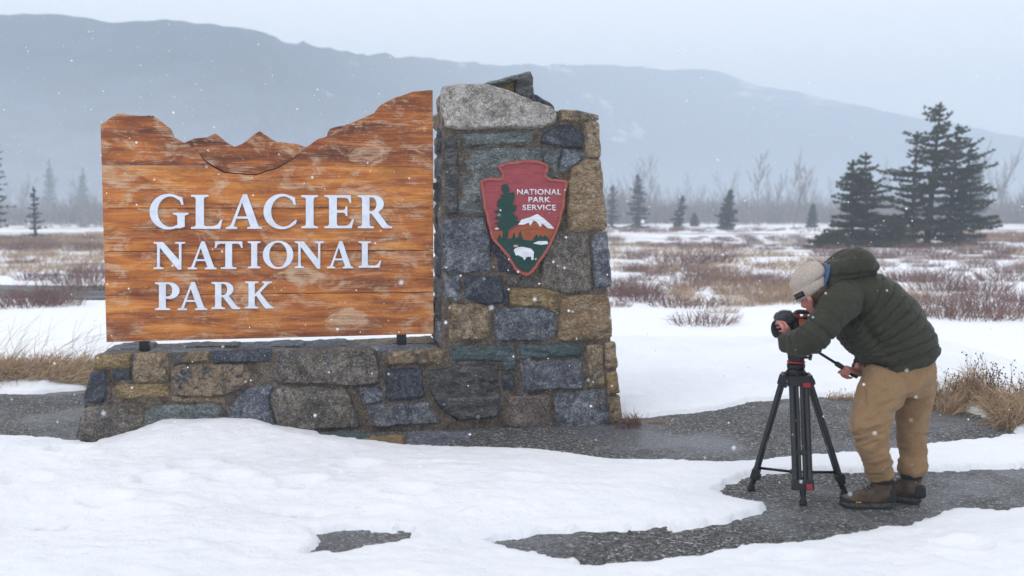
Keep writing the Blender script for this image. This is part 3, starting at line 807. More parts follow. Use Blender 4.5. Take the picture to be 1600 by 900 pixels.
# slabs standing on the pillar behind the top stone
def slab(pxs, Y0, thick, mat, lean=0.0):
    P = [at(x, y, Y0) for x, y in pxs]; c = P[0]
    e1 = TD; e2 = Vector((0, 0, 1))
    poly = [((p - c).dot(TD), (p - c).z) for p in P]
    return stone(poly, lambda a, b, d: c + e1 * a + e2 * b - NI * d, mat, mon, .015, thick, 0.8)
slab([(760, 134), (806, 123), (806, 190), (760, 190)], 8.39, .30, 'stone_ochre')
slab([(808, 122), (833, 116), (834, 185), (808, 185)], 8.37, .30, 'stone_dark')
slab([(832, 148), (838, 149), (866, 166), (868, 200), (832, 200)], 8.45, .22, 'stone_navy')
slab([(700, 140), (760, 138), (760, 200), (700, 200)], 8.5, .25, 'stone_blue')
slab([(835, 170), (928, 182), (930, 215), (835, 215)], 8.5, .25, 'stone_tan')
slab([(753, 133), (795, 120), (832, 111), (833, 118), (800, 125), (768, 134)], 8.33, .30, 'stone_green')
# flat paving slabs at the foot of the wall
def flag(pxs, mat, z=0.02):
    P = [gnd(x, y, z) for x, y in pxs]
    return stone([(p.x, p.y) for p in P], lambda a, b, d: Vector((a, b, z - .014 + d * .7)), mat, mon, .014, .03, .7)
flag([(486, 676), (572, 672), (574, 684), (520, 690), (490, 687)], 'stone_teal')
flag([(558, 684), (632, 677), (628, 694), (580, 698)], 'stone_ochre')
flag([(636, 676), (738, 668), (738, 680), (690, 690), (640, 695)], 'stone_blue')

# ================================================================== WOODEN SIGN BOARD
BRD = Plane(0.07 * BASE_H + 0.17, 0.0)
def bu(x, y): return BRD.uv(x, y)
brd_c = BRD.xyz(*bu(420, 533)); brd_c.z = BASE_H
board = empty('sign_board', brd_c, 'orange-stained weathered plank sign with mountain-shaped top edge and raised white lettering', 'sign board')
def plate(name, loops, xyz, d0, d1, mat, parent, bevel=0.0, grid=None):
    """flat piece with its outline cut out; loops[0] is the outline, the others are holes (even-odd)"""
    pts, edges, ids = [], [], []
    for L in loops:
        o = len(pts); pts += [Vector(p) for p in L]; edges += [(o + i, o + (i + 1) % len(L)) for i in range(len(L))]
    r = delaunay_2d_cdt(pts, edges, [], 0, 1e-7)
    W = [tuple(p) for p in r[0]]; fs = []
    for f in r[2]:
        cx = sum(W[i][0] for i in f) / len(f); cy = sum(W[i][1] for i in f) / len(f)
        c = False
        for L in loops: c ^= inpoly(cx, cy, L)
        if c: fs.append(tuple(f))
    n = len(W); vs = [xyz(a, b, d1) for a, b in W] + [xyz(a, b, d0) for a, b in W]
    F2 = list(fs) + [tuple(i + n for i in reversed(f)) for f in fs]
    es = {}
    for f in fs:
        for i in range(len(f)):
            k = (f[i], f[(i + 1) % len(f)]); es[k] = 1
    for (a, b) in es:
        if (b, a) not in es: F2.append((a, n + a, n + b, b))
    mb = MB(); mb.add(vs, F2)
    bm_o = build(name, mb, mat, parent)
    if bevel > 0:
        me = bm_o.data; bm = bmesh.new(); bm.from_mesh(me)
        bmesh.ops.dissolve_limit(bm, angle_limit=R(1), verts=bm.verts, edges=bm.edges)
        es = [e for e in bm.edges if len(e.link_faces) == 2 and e.calc_face_angle(0) > 1.0 and all((v.co + Vector(wloc(parent)) - BRD.p).dot(BRD.n) > (d0 + d1) / 2 for v in e.verts)]
        bmesh.ops.bevel(bm, geom=es, offset=bevel, segments=1, affect='EDGES', clamp_overlap=True)
        bm.to_mesh(me); bm.free()
    return bm_o
TOPL = [(157, 195), (170, 186), (183, 178), (192, 177), (204, 180), (220, 181), (238, 180), (248, 187), (258, 195), (266, 201), (271, 214), (285, 222), (290, 223), (305, 234), (319, 251), (326, 257)]
VAL = [(326, 257), (334, 262), (349, 270), (368, 272), (400, 274), (420, 267), (432, 264), (446, 257)]
TOPR = [(446, 257), (455, 251), (466, 242), (478, 230), (497, 217), (511, 213), (512, 206), (516, 201), (546, 193), (565, 185), (584, 177), (595, 164), (606, 158), (621, 151), (648, 143), (660, 142), (676, 141)]
def jag(P, seed, amp=0.6):
    out = []
    rr = random.Random(seed)
    for i in range(len(P) - 1):
        out.append(P[i]); L = math.dist(P[i], P[i + 1])
        for k in range(1, max(1, int(L / 7))):
            t = k / max(1, int(L / 7)); out.append((P[i][0] + (P[i + 1][0] - P[i][0]) * t + rr.uniform(-amp, amp), P[i][1] + (P[i + 1][1] - P[i][1]) * t + rr.uniform(-amp, amp)))
    return out + [P[-1]]
TH = 0.06
def lx(y): return 157 + (y - 195) * 9.5 / 340
def rx(y): return 676.5 + (y - 141) * 1 / 380
def yl(f): return f            # joint heights, left and right
J = [(258, 261.5), (325, 325), (393, 391), (461.5, 456.5), (535, 522)]
def jy(k, x): a, b = J[k]; return a + (b - a) * (x - 160) / 517
g = 0.42
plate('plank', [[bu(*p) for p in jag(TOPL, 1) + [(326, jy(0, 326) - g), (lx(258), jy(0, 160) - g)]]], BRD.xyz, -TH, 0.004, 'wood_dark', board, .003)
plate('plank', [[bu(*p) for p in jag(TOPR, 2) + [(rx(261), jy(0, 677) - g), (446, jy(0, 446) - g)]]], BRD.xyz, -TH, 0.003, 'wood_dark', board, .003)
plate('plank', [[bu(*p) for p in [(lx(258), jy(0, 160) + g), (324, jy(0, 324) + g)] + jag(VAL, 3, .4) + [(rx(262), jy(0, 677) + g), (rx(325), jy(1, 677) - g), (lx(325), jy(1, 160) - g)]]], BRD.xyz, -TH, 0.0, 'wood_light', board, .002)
for k, (mt, d) in enumerate((('wood', .002), ('wood', 0.0), ('wood', .003))):
    plate('plank', [[bu(*p) for p in [(lx(J[k + 1][0]), jy(k + 1, 160) + g), (rx(J[k + 1][1]), jy(k + 1, 677) + g), (rx(J[k + 2][1]), jy(k + 2, 677) - g), (lx(J[k + 2][0]), jy(k + 2, 160) - g)]]], BRD.xyz, -TH, d, mt, board, .002)
PEAK = [(286, 223), (295, 219), (302, 216), (322, 214), (336, 208), (344, 214), (352, 221), (366, 229), (378, 224), (393, 212), (405, 204), (412, 209), (420, 214), (432, 221), (450, 223), (466, 225), (482, 231)]
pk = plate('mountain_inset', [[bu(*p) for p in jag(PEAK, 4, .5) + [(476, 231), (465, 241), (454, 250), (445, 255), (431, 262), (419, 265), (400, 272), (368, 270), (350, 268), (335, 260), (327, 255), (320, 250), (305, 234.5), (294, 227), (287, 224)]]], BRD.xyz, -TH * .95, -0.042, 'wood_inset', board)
plate('backing_gap_shade', [[bu(*p) for p in [(288, 225.5), (300, 227), (470, 236), (460, 258), (440, 270), (400, 284), (350, 284), (318, 262)]]], BRD.xyz, -TH - .012, -TH - .001, 'black_metal', board)  # added black sheet stands in for shadow in the gap below the inset
pk['label'] = 'recessed darker wood piece cut as two mountain peaks'
plate('backing_gap_shade', [[bu(*p) for p in [(164, 275), (672, 275), (675, 519), (172, 531)]]], BRD.xyz, -TH - .0005, -TH + .02, 'black_metal', board)
# backing frame, posts and bracket
for (xa, xb, ya, yb) in ((175, 190, 300, 530), (420, 436, 285, 528), (650, 664, 200, 522)):
    mb = MB()
    c = [BRD.xyz(*bu(x, y), -TH - .001) for x, y in ((xa, yb), (xb, yb), (xb, ya), (xa, ya))]
    mb.add(c + [p + NI * .06 for p in c], [(0, 1, 2, 3), (7, 6, 5, 4), (0, 4, 5, 1), (1, 5, 6, 2), (2, 6, 7, 3), (3, 7, 4, 0)])
    build('backing_batten', mb, 'wood_dark', board)
for (xa, xb) in ((217, 233), (620, 635)):
    a = BRD.xyz(*bu(xa, jy(4, xa)), 0); b = BRD.xyz(*bu(xb, jy(4, xb)), 0); mid = (a + b) / 2 + NI * .035
    z0 = BASE_H - .02; h = a.z - z0
    mb = MB(); rot = Matrix((TD, NI, Vector((0, 0, 1)))).transposed()
    mb.box((mid.x, mid.y, z0 + h / 2), (b - a).length, .06, h + .004, rot)
    mb.box((mid.x, mid.y, z0 + .014), (b - a).length * 1.7, .10, .016, rot)
    build('post', mb, 'black_metal', board)
p = BRD.xyz(*bu(676, 291), -.03); mb = MB(); mb.box(p + TD * .03, .08, .05, .055, Matrix((TD, NI, Vector((0, 0, 1)))).transposed()); build('wall_bracket', mb, 'black_metal', board)

# ---- raised letters, each one a part
def arc(cx, cy, rx, ry, a0, a1, n=14):
    return [(cx + rx * math.cos(R(a0 + (a1 - a0) * i / n)), cy + ry * math.sin(R(a0 + (a1 - a0) * i / n))) for i in range(n + 1)]
TS = [(0, 1), (0, .95), (.11, .93), (.14, .89), (.14, .11), (.11, .07), (0, .05)]
GL = {
 'I': [[(0, 0), (.52, 0), (.52, .05), (.41, .07), (.38, .11), (.38, .89), (.41, .93), (.52, .95), (.52, 1)] + TS],
 'L': [[(0, 0), (.86, 0), (.93, .27), (.88, .27), (.79, .13), (.68, .08), (.42, .08), (.38, .12), (.38, .89), (.41, .93), (.52, .95), (.52, 1)] + TS],
 'E': [[(0, 0), (.83, 0), (.90, .27), (.85, .27), (.76, .12), (.66, .075), (.42, .075), (.38, .11), (.38, .47), (.58, .47), (.63, .44), (.65, .37), (.70, .37), (.70, .66), (.65, .66), (.63, .58), (.58, .545), (.38, .545), (.38, .925), (.62, .925), (.72, .89), (.77, .76), (.82, .76), (.80, 1)] + TS],
 'T': [[(.22, 0), (.78, 0), (.78, .05), (.65, .07), (.62, .11), (.62, .915), (.82, .915), (.90, .88), (.95, .76), (1, .76), (.98, 1), (.02, 1), (0, .76), (.05, .76), (.10, .88), (.18, .915), (.38, .915), (.38, .11), (.35, .07), (.22, .05)]],
 'A': [[(0, 0), (.34, 0), (.34, .05), (.25, .065), (.235, .09), (.31, .30), (.655, .30), (.735, .09), (.72, .065), (.64, .05), (.64, 0), (1.08, 0), (1.08, .05), (1.0, .07), (.97, .10), (.63, 1.02), (.51, 1.02), (.14, .10), (.10, .07), (0, .05)], [(.335, .365), (.63, .365), (.485, .78)]],
 'N': [[(0, 0), (.36, 0), (.36, .05), (.25, .07), (.225, .10), (.225, .80), (.88, -.02), (1.0, -.02), (1.0, .90), (1.03, .93), (1.14, .95), (1.14, 1), (.78, 1), (.78, .95), (.89, .93), (.915, .90), (.915, .33), (.34, 1), (0, 1), (0, .95), (.09, .93), (.13, .89), (.13, .10), (.11, .07), (0, .05)]],
 'O': [arc(.54, .5, .54, .52, 0, 360, 40)[:-1], [(x, y) for x, y in arc(.54, .5, .315, .455, 360, 0, 36)[:-1]]],
 'C': [[(.94, .92)] + arc(.55, .5, .55, .52, 62, 308, 30) + [(.97, .14), (1.0, .25), (.96, .26)] + arc(.60, .5, .37, .445, -52, -300, 26) + [(.86, .82), (.91, .70), (.965, .70)]],
 'G': [[(.95, .92)] + arc(.55, .5, .55, .52, 62, 292, 30) + [(.88, .015), (1.02, .06), (1.02, .37), (1.05, .40), (1.13, .42), (1.13, .47), (.68, .47), (.68, .42), (.78, .40), (.81, .36), (.81, .11)] + arc(.60, .5, .37, .445, -62, -300, 26) + [(.88, .82), (.93, .70), (.985, .70)]],
 'P': [[(0, 0), (.54, 0), (.54, .05), (.41, .07), (.38, .11), (.38, .42), (.5, .405)] + arc(.5, .70, .37, .30, -84, 90, 14) + TS, [(.38, .50), (.46, .485)] + arc(.46, .715, .155, .225, -84, 90, 10) + [(.38, .94)]],
 'R': [[(0, 0), (.52, 0), (.52, .05), (.41, .07), (.38, .11), (.38, .44), (.45, .44), (.76, .055), (.83, 0), (1.12, 0), (1.12, .045), (1.02, .075), (.95, .13), (.67, .485)] + arc(.5, .735, .35, .265, -55, 90, 12) + TS, [(.38, .52), (.46, .52)] + arc(.46, .73, .15, .205, -84, 90, 10) + [(.38, .935)]],
 'K': [[(0, 0), (.52, 0), (.52, .05), (.41, .07), (.38, .11), (.38, .43), (.44, .47), (.74, .06), (.80, 0), (1.12, 0), (1.12, .045), (1.03, .075), (.97, .12), (.585, .575), (.90, .90), (.96, .93), (1.05, .95), (1.05, 1), (.68, 1), (.68, .95), (.75, .93), (.745, .89), (.38, .52), (.38, .89), (.41, .93), (.52, .95), (.52, 1)] + TS],
}
LET = [('G', 234.5, 295, 303, 358.5), ('L', 299, 348, 304.5, 357.5), ('A', 353.5, 409.5, 303.5, 357.5), ('C', 412, 464, 303, 358), ('I', 471, 497, 305, 356.5), ('E', 507, 553, 305, 356.5), ('R', 559, 612.5, 305, 356.5),
       ('N', 240.5, 290, 378, 421), ('A', 294, 339, 377, 420.5), ('T', 336, 379.5, 377, 420), ('I', 387.5, 407.5, 377, 419), ('O', 411, 458.5, 376, 420), ('N', 461, 506, 377, 419.5), ('A', 511, 552, 376.5, 419), ('L', 560, 595.5, 377, 418),
       ('P', 243, 281, 441, 484), ('A', 278, 324, 440.5, 484), ('R', 331, 376, 440.5, 482.5), ('K', 383, 428, 439.5, 481.5)]
for ch, x0, x1, y0, y1 in LET:
    L = GL[ch]; ax = [p[0] for q in L for p in q]; ay = [p[1] for q in L for p in q]
    f = lambda p: bu(x0 + (p[0] - min(ax)) / (max(ax) - min(ax)) * (x1 - x0), y1 - (p[1] - min(ay)) / (max(ay) - min(ay)) * (y1 - y0))
    o = plate('letter', [[f(p) for p in q] for q in L], BRD.xyz, 0.001, 0.022, 'letter_white', board)
    o['label'] = 'raised white capital letter ' + ch

# ================================================================== ARROWHEAD EMBLEM
EMB = Plane(0.035 - 0.045, 0.05)
def e(x, y): return EMB.uv(740 + x / 4.5, 240 + y / 4.5)
AR = [(170, 100), (185, 80), (215, 70), (250, 62), (330, 50), (420, 47), (460, 55), (490, 65), (525, 90), (520, 110), (512, 135), (508, 160), (545, 182), (600, 184), (650, 190), (657, 215), (645, 260), (640, 300), (636, 340), (628, 400), (615, 440), (600, 500), (585, 545), (570, 580), (545, 630), (530, 660), (505, 700), (480, 740), (455, 775),
      (430, 810), (410, 838), (390, 855), (350, 857), (320, 842), (300, 825), (278, 800), (260, 770), (240, 735), (220, 710), (195, 680), (170, 650), (140, 615), (120, 580), (112, 540), (100, 500), (90, 440), (75, 400), (68, 340), (60, 290), (48, 240), (45, 190), (75, 178), (110, 168), (150, 172), (195, 170), (198, 150), (185, 125)]
cx_, cy_ = 350, 440
def wob(P, s, a=5):
    rr = random.Random(s); out = []
    for i in range(len(P)):
        p, q = P[i], P[(i + 1) % len(P)]; out.append(p)
        out.append(((p[0] + q[0]) / 2 + rr.uniform(-a, a), (p[1] + q[1]) / 2 + rr.uniform(-a, a)))
    return out
def inset(P, d):
    out = []
    n = len(P)
    for i in range(n):
        a, b, c = P[i - 1], P[i], P[(i + 1) % n]
        t = Vector((c[0] - a[0], c[1] - a[1])); t.normalize(); out.append((b[0] - t.y * d, b[1] + t.x * d))
    return out
c0 = EMB.xyz(*e(350, 855)); emb = empty('arrowhead_emblem', c0, 'dark red arrowhead plaque with green tree, white peak and bison on the pillar', 'emblem')
WAR = wob(AR, 3)
plate('backboard', [[e(*p) for p in WAR]], EMB.xyz, -0.03, 0.010, 'emblem_red', emb)
INN = inset(WAR, 17)
plate('rim', [[e(*p) for p in WAR], [e(*p) for p in INN]], lambda u, v, d: EMB.xyz(u, v, d), 0.0085, 0.020, 'emblem_rim', emb)
def lay(name, P, d, mat, j=0):
    P = wob(P, j, 3) if j else P
    return plate(name, [[e(*p) for p in P]], EMB.xyz, 0.008, d, mat, emb)
lay('painted_mountain', [(132, 545), (200, 541), (260, 552), (300, 515), (330, 490), (445, 450), (560, 532), (556, 560), (530, 610), (420, 660), (200, 660), (150, 600)], .0125, 'emblem_orange')
lay('painted_meadow', [(160, 612), (180, 565), (196, 600), (232, 598), (268, 595), (282, 550), (296, 600), (312, 585), (325, 540), (346, 606), (412, 612), (440, 568), (455, 592), (470, 570), (482, 590), (496, 575), (520, 590), (532, 612), (512, 655), (470, 720), (430, 780), (385, 832), (345, 828), (305, 800), (255, 730), (200, 655)], .0155, 'emblem_green')
lay('painted_tree', [(198, 610), (204, 542), (172, 535), (150, 522), (185, 505), (145, 490), (190, 472), (140, 455), (180, 432), (138, 405), (190, 392), (162, 372), (165, 330), (195, 312), (188, 292), (215, 290), (190, 250), (200, 220), (235, 212), (247, 240), (240, 280), (280, 270), (287, 320), (270, 360), (300, 368), (296, 400), (270, 422), (312, 450), (300, 468), (322, 485), (290, 508), (244, 535), (234, 610)], .0185, 'emblem_green', 6)
lay('snow_cap', [(310, 500), (335, 465), (390, 450), (445, 425), (490, 455), (540, 500), (566, 529), (520, 525), (482, 492), (466, 518), (440, 480), (420, 470), (396, 507), (385, 485), (350, 500)], .0165, 'emblem_white')
lay('bison', [(280, 682), (288, 668), (310, 658), (340, 655), (400, 668), (420, 690), (418, 745), (405, 750), (400, 725), (370, 727), (355, 750), (340, 727), (318, 720), (312, 712), (296, 718), (288, 700)], .0195, 'emblem_white')
lay('lake', [(415, 631), (450, 616), (515, 615), (520, 636), (470, 642)], .0185, 'emblem_white')
lay('painted_cloud', [(275, 648), (290, 640), (312, 643), (308, 657), (282, 658)], .0185, 'emblem_beige')
lay('painted_cloud', [(142, 528), (160, 520), (180, 528), (160, 535)], .0205, 'emblem_white')
def words(txt, x0, x1, y0, y1):
    cu = bpy.data.curves.new('tmp', 'FONT'); cu.body = txt; cu.offset = 0.018; cu.resolution_u = 3; cu.space_character = 1.05
    ob = bpy.data.objects.new('tmp', cu); COL.objects.link(ob); dg = bpy.context.evaluated_depsgraph_get()
    me = bpy.data.meshes.new_from_object(ob.evaluated_get(dg)); bpy.data.objects.remove(ob)
    V = np.array([v.co[:] for v in me.vertices]); lo, hi = V.min(0), V.max(0)
    bm = bmesh.new(); bm.from_mesh(me); bmesh.ops.remove_doubles(bm, verts=bm.verts, dist=1e-5)
    r = bmesh.ops.extrude_face_region(bm, geom=bm.faces[:]); top = [g_ for g_ in r['geom'] if isinstance(g_, bmesh.types.BMVert)]; tops = set(top)
    base = Vector(wloc(emb))
    for v in bm.verts:
        u, w = e(x0 + (v.co.x - lo[0]) / (hi[0] - lo[0]) * (x1 - x0), y1 - (v.co.y - lo[1]) / (hi[1] - lo[1]) * (y1 - y0))
        v.co = EMB.xyz(u, w, 0.0125 if v in tops else 0.0095) - base
    bmesh.ops.recalc_face_normals(bm, faces=bm.faces); bm.to_mesh(me); bm.free(); me.materials.append(M['emblem_white'])
    o = new_obj('lettering', me, emb); o['label'] = 'white painted word ' + txt
words('NATIONAL', 304, 614, 250, 290); words('PARK', 384, 538, 305, 343); words('SERVICE', 342, 578, 360, 398)
# ================================================================== CAMERA OPERATOR
def q(px, py, Y): return at(px, py, Y)
foot = gnd(1385, 788)
# --- body (head, arms, hands, torso, legs): one continuous surface
HC = q(1274, 460, 5.80)
h_up = Vector((-0.47, 0.06, 0.86)).normalized()
h_f = Vector((-0.86, 0, -0.51)); h_f = (h_f - h_up * h_f.dot(h_up)).normalized()
h_f = (Matrix.Rotation(R(-52), 3, h_up) @ h_f).normalized()
h_s = h_up.cross(h_f).normalized()                    # sideways
if h_s.y > 0: h_s = -h_s                              # towards the photographer
def hd(f, s, u): return HC + h_f * f + h_s * s + h_up * u
HR = Matrix((h_f, h_s, h_up)).transposed()
sh_n, el_n, wr_n = q(1316, 474, 5.665), q(1264, 531, 5.60), q(1225, 535, 5.83)
sh_f, el_f, wr_f = q(1332, 478, 6.05), q(1383, 545, 6.14), q(1343, 573, 6.045)
body = MB()
body.ball(hd(-.005, 0, .035), .098, .076, .098, HR)             # skull
body.limb([hd(.03, 0, .04), hd(.035, 0, -.03), hd(.05, 0, -.085)], [(.072, .068), (.062, .062), (.038, .040)], up=h_s)
body.ball(hd(.068, 0, -.098), .028, .026, .022, HR)             # chin
body.limb([hd(.092, 0, .015), hd(.106, 0, -.02), hd(.116, 0, -.036)], [.010, .0125, .0135], sub=3)   # nose
for s_ in (-1, 1):
    body.ball(hd(.104, .012 * s_, -.040), .009, .009, .008, HR)
    body.ball(hd(.078, .036 * s_, .022), .018, .026, .010, HR)  # brow
    body.ball(hd(.062, .045 * s_, -.025), .026, .020, .024, HR) # cheek bone
    body.limb([hd(-.012, .076 * s_, .022), hd(-.022, .086 * s_, .0), hd(-.010, .080 * s_, -.034)], [.012, .015, .009], sub=4)  # ear
body.ball(hd(.092, 0, -.062), .012, .022, .006, HR); body.ball(hd(.090, 0, -.073), .012, .020, .006, HR)   # lips
neck = q(1306, 470, 5.85)
body.limb([hd(-.03, 0, -.04), hd(-.05, 0, -.11), neck], [.048, .048, .05])
body.limb([neck, q(1345, 490, 5.86), q(1385, 530, 5.87), q(1405, 580, 5.87)], [(.06, .10), (.08, .12), (.09, .12), (.09, .13)])
body.limb([neck, sh_n], [.045, .04]); body.limb([neck, sh_f], [.045, .04])
body.limb([sh_n, el_n, wr_n], [.040, .036, .028]); body.limb([sh_f, el_f, wr_f], [.040, .036, .028])
LN = [q(1386, 598, 5.77), q(1360, 668, 5.70), q(1378, 752, 5.765)]
LF = [q(1428, 600, 5.96), q(1424, 674, 5.97), q(1424, 748, 5.87)]
for L in (LN, LF): body.limb(L, [.085, .060, .042]); body.limb([L[2], L[2] + Vector((0, 0, -.05))], [.036, .032])
def hand(mb, wrist, fwd, palm_n, up_, curls, size=1.0, thumb=1):
    """palm box with four fingers bent at two joints and a thumb leaving the side of the palm.  palm_n: direction the palm faces"""
    fwd = fwd.normalized(); palm_n = (palm_n - fwd * palm_n.dot(fwd)).normalized(); side = fwd.cross(palm_n).normalized()
    if side.dot(up_) < 0: side = -side                   # side points to the index finger / thumb
    z = size
    mb.limb([wrist, wrist + fwd * .035 * z, wrist + fwd * .085 * z], [(.026 * z, .019 * z), (.034 * z, .017 * z), (.038 * z, .014 * z)], up=palm_n)
    for i, (off, ln) in enumerate(((.033, .088), (.011, .096), (-.011, .090), (-.032, .072))):
        p = wrist + fwd * (.082 - .006 * abs(i - 1)) * z + side * off * z; d = fwd.copy(); ax = d.cross(palm_n)
        pts = [p - d * .02 * z]; pts.append(p)
        for seg, c in zip((.44, .32, .24), curls):
            d = (Matrix.Rotation(R(c), 3, ax) @ d).normalized(); p = p + d * ln * z * seg; pts.append(p)
        mb.limb(pts, [.0092 * z, .0092 * z, .0086 * z, .008 * z, .0074 * z], n=10, sub=3)
    d = (fwd * .45 + side * .85 + palm_n * .25).normalized(); p0 = wrist + fwd * .025 * z + side * .022 * z; p1 = p0 + d * .042 * z
    d2 = (fwd * .75 + side * .15 + palm_n * .65 * thumb).normalized(); p2 = p1 + d2 * .034 * z; p3 = p2 + (d2 + palm_n * .35 * thumb).normalized() * .026 * z
    mb.limb([p0, p1, p2, p3], [.016 * z, .0125 * z, .011 * z, .009 * z], n=10, sub=3)
# pan bar of the tripod head (the far hand closes on it)
PB0, PB1 = q(1262, 539, 6.02), q(1341, 590, 5.99)
bar = (PB1 - PB0).normalized()
grip = PB0.lerp(PB1, 0.80)
hn = (Vector((0, -1, 0)) - bar * bar.y * -1).normalized()
up_b = bar.cross(hn); up_b = up_b if up_b.z > 0 else -up_b
hand(body, grip + up_b * .028 + bar * .055 - Vector((0, .012, 0)), (up_b * -.25 - bar * 1.0 - Vector((0, .25, 0))), (-up_b + Vector((0, .12, 0))), Vector((0, 1, 0)), (62, 78, 55), 0.98)
hand(body, wr_n + (q(1231, 520, 5.88) - wr_n) * .25, (q(1234, 503, 5.93) - wr_n), Vector((-.85, .45, 0)), Vector((0, -1, 0)), (34, 48, 34), 0.95)
body.limb([wr_f, grip + up_b * .03 + bar * .06], [.03, .026])
me = remeshed(body, 0.0036, 3)
person = finish('person', me, 'skin', loc=foot)
tag(person, 'person in olive quilted jacket and tan trousers bending over a video camera', 'person')
for s_ in (-1, 1):
    mb = MB(); mb.ball(hd(.080, .033 * s_, .004), .0125, .0125, .0125, HR, 12, 8); build('eye', mb, 'black_plastic', person, True)
mb = MB(); mb.ball(hd(-.022, 0, .018), .088, .0795, .07, HR, 20, 12); mb.ball(hd(-.055, 0, -.03), .045, .062, .05, HR); build('hair', mb, 'hair', person, True)
# --- knitted beanie with turned-up brim
bn = MB(); n_ = 40; rings = []
for (u, r, off) in ((.016, .096, .006), (.012, .106, .006), (.030, .114, .006), (.062, .115, .004), (.074, .110, .002), (.070, .104, .0), (.092, .112, -.006), (.125, .107, -.014), (.155, .086, -.024), (.174, .058, -.030), (.184, .026, -.034), (.186, .002, -.034)):
    rings.append([hd(math.cos(2 * math.pi * i / n_) * r * 1.0 + off, math.sin(2 * math.pi * i / n_) * r * .86, u + .0 + (0.012 * math.cos(2 * math.pi * i / n_ + math.pi)) * (1 if u < .08 else 0) + .003 * math.sin(i * 2.2 + u * 60)) for i in range(n_)])
bn.add([p for r in rings for p in r], [(k * n_ + i, k * n_ + (i + 1) % n_, (k + 1) * n_ + (i + 1) % n_, (k + 1) * n_ + i) for k in range(len(rings) - 1) for i in range(n_)] + [tuple((len(rings) - 1) * n_ + i for i in range(n_))])
beanie = build('beanie', bn, 'beanie_knit', person, True)
mb = MB()
for (w0, w1, z0, z1, rr) in ((.33, .56, .030, .062, .1165),):
    g_ = []
    for j in range(2):
        for i in range(7):
            a = w0 + (w1 - w0) * i / 6; a = a * math.pi; g_.append(hd(math.cos(a) * rr + .006, math.sin(a) * rr * .865, (z0, z1)[j] + .012 * math.cos(a + math.pi)))
    mb.add(g_, [(i, i + 1, 8 + i, 7 + i) for i in range(6)])
mbp = build('label_patch', mb, 'patch_black', beanie, True); so = mbp.modifiers.new('t', 'SOLIDIFY'); so.thickness = .003; so.offset = 1
mb = MB()
for i in range(4):
    a = (.38 + .042 * i) * math.pi; p = hd(math.cos(a) * .1205 + .006, math.sin(a) * .1205 * .865, .047 + .012 * math.cos(a + math.pi)); mb.ball(p, .003, .003, .006, HR, 8, 6)
build('stitched_mark', mb, 'patch_thread', beanie)['kind'] = 'stuff'
# --- quilted hooded jacket
jk = MB()
spine = [q(1411, 566, 5.87), q(1404, 545, 5.87), q(1392, 516, 5.87), q(1372, 488, 5.865), q(1348, 466, 5.86), q(1322, 455, 5.85), q(1300, 452, 5.84)]
torso_p = jk.limb(spine, [(.204, .198), (.207, .203), (.199, .208), (.185, .215), (.156, .208), (.120, .160), (.080, .10)], n=36, cap=.25)
jk.limb([q(1330, 462, 5.86), sh_n + Vector((0, .01, 0)), q(1290, 503, 5.61), el_n], [(.115, .10), (.100, .092), (.083, .080), (.074, .072)], n=26)
arm_n = jk.limb([q(1300, 492, 5.625), el_n, q(1245, 535, 5.70), wr_n + (el_n - wr_n) * .06], [(.082, .080), (.074, .072), (.060, .060), (.046, .046)], n=26, cap=.35)
jk.limb([sh_f, el_f, wr_f + (el_f - wr_f) * .08], [.098, .080, .055], n=22, cap=.4)
jk.limb([q(1326, 503, 5.86), q(1340, 527, 5.87), q(1364, 550, 5.87)], [(.080, .17), (.080, .18), (.065, .18)], n=26)
jk.limb([q(1356, 548, 5.87), q(1378, 556, 5.87)], [(.05, .16), (.09, .19)], n=26)
# hood, folded up behind the neck
jk.limb([q(1300, 428, 5.83), q(1318, 420, 5.84), q(1338, 413, 5.85), q(1350, 418, 5.86)], [(.070, .110), (.094, .135), (.092, .140), (.058, .11)], n=30)
jk.limb([q(1293, 452, 5.82), q(1293, 436, 5.82), q(1302, 416, 5.83)], [(.050, .11), (.050, .120), (.040, .10)], n=26)
jk.limb([q(1288, 455, 5.80), q(1282, 472, 5.78)], [(.05, .09), (.04, .07)], n=22)
me = remeshed(jk, 0.0068, 9)
V, N = mesh_np(me)
def chain(V, pts):
    P = np.array([tuple(p) for p in pts]); best = np.full(len(V), 1e9); s_at = np.zeros(len(V)); acc = 0.0
    for i in range(len(P) - 1):
        a, b = P[i], P[i + 1]; d = b - a; L2 = d @ d; t = np.clip(((V - a) @ d) / L2, 0, 1); dist = np.linalg.norm(V - a - t[:, None] * d, axis=1)
        k = dist < best; best = np.where(k, dist, best); s_at = np.where(k, acc + t * math.sqrt(L2), s_at); acc += math.sqrt(L2)
    return s_at, best
s_t, d_t = chain(V, [p for p in torso_p]); s_a, d_a = chain(V, [sh_n, q(1290, 503, 5.61), el_n, q(1245, 535, 5.70), wr_n])
hx = np.array([proj(v) for v in V])
is_arm = d_a < d_t * 0.62
sp_t, sp_a = 0.058, 0.070
seam = lambda s_, sp: np.exp(-(np.minimum(np.mod(s_, sp), sp - np.mod(s_, sp)) / 0.0062) ** 2)
puff = lambda s_, sp: np.abs(np.sin(np.pi * s_ / sp)) ** 0.6
w_t = np.where(is_arm, 0, 1) * (1 - sstep(0.47, 0.53, s_t)) * np.where((hx[:, 1] < 440) & (hx[:, 0] < 1366), 0, 1)
w_a = np.where(is_arm, 1, 0) * sstep(0.10, 0.16, s_a) * (1 - .55 * sstep(0.40, 0.45, s_a))
wob_ = 0.010 * fbm(V * 7, 3, 3)
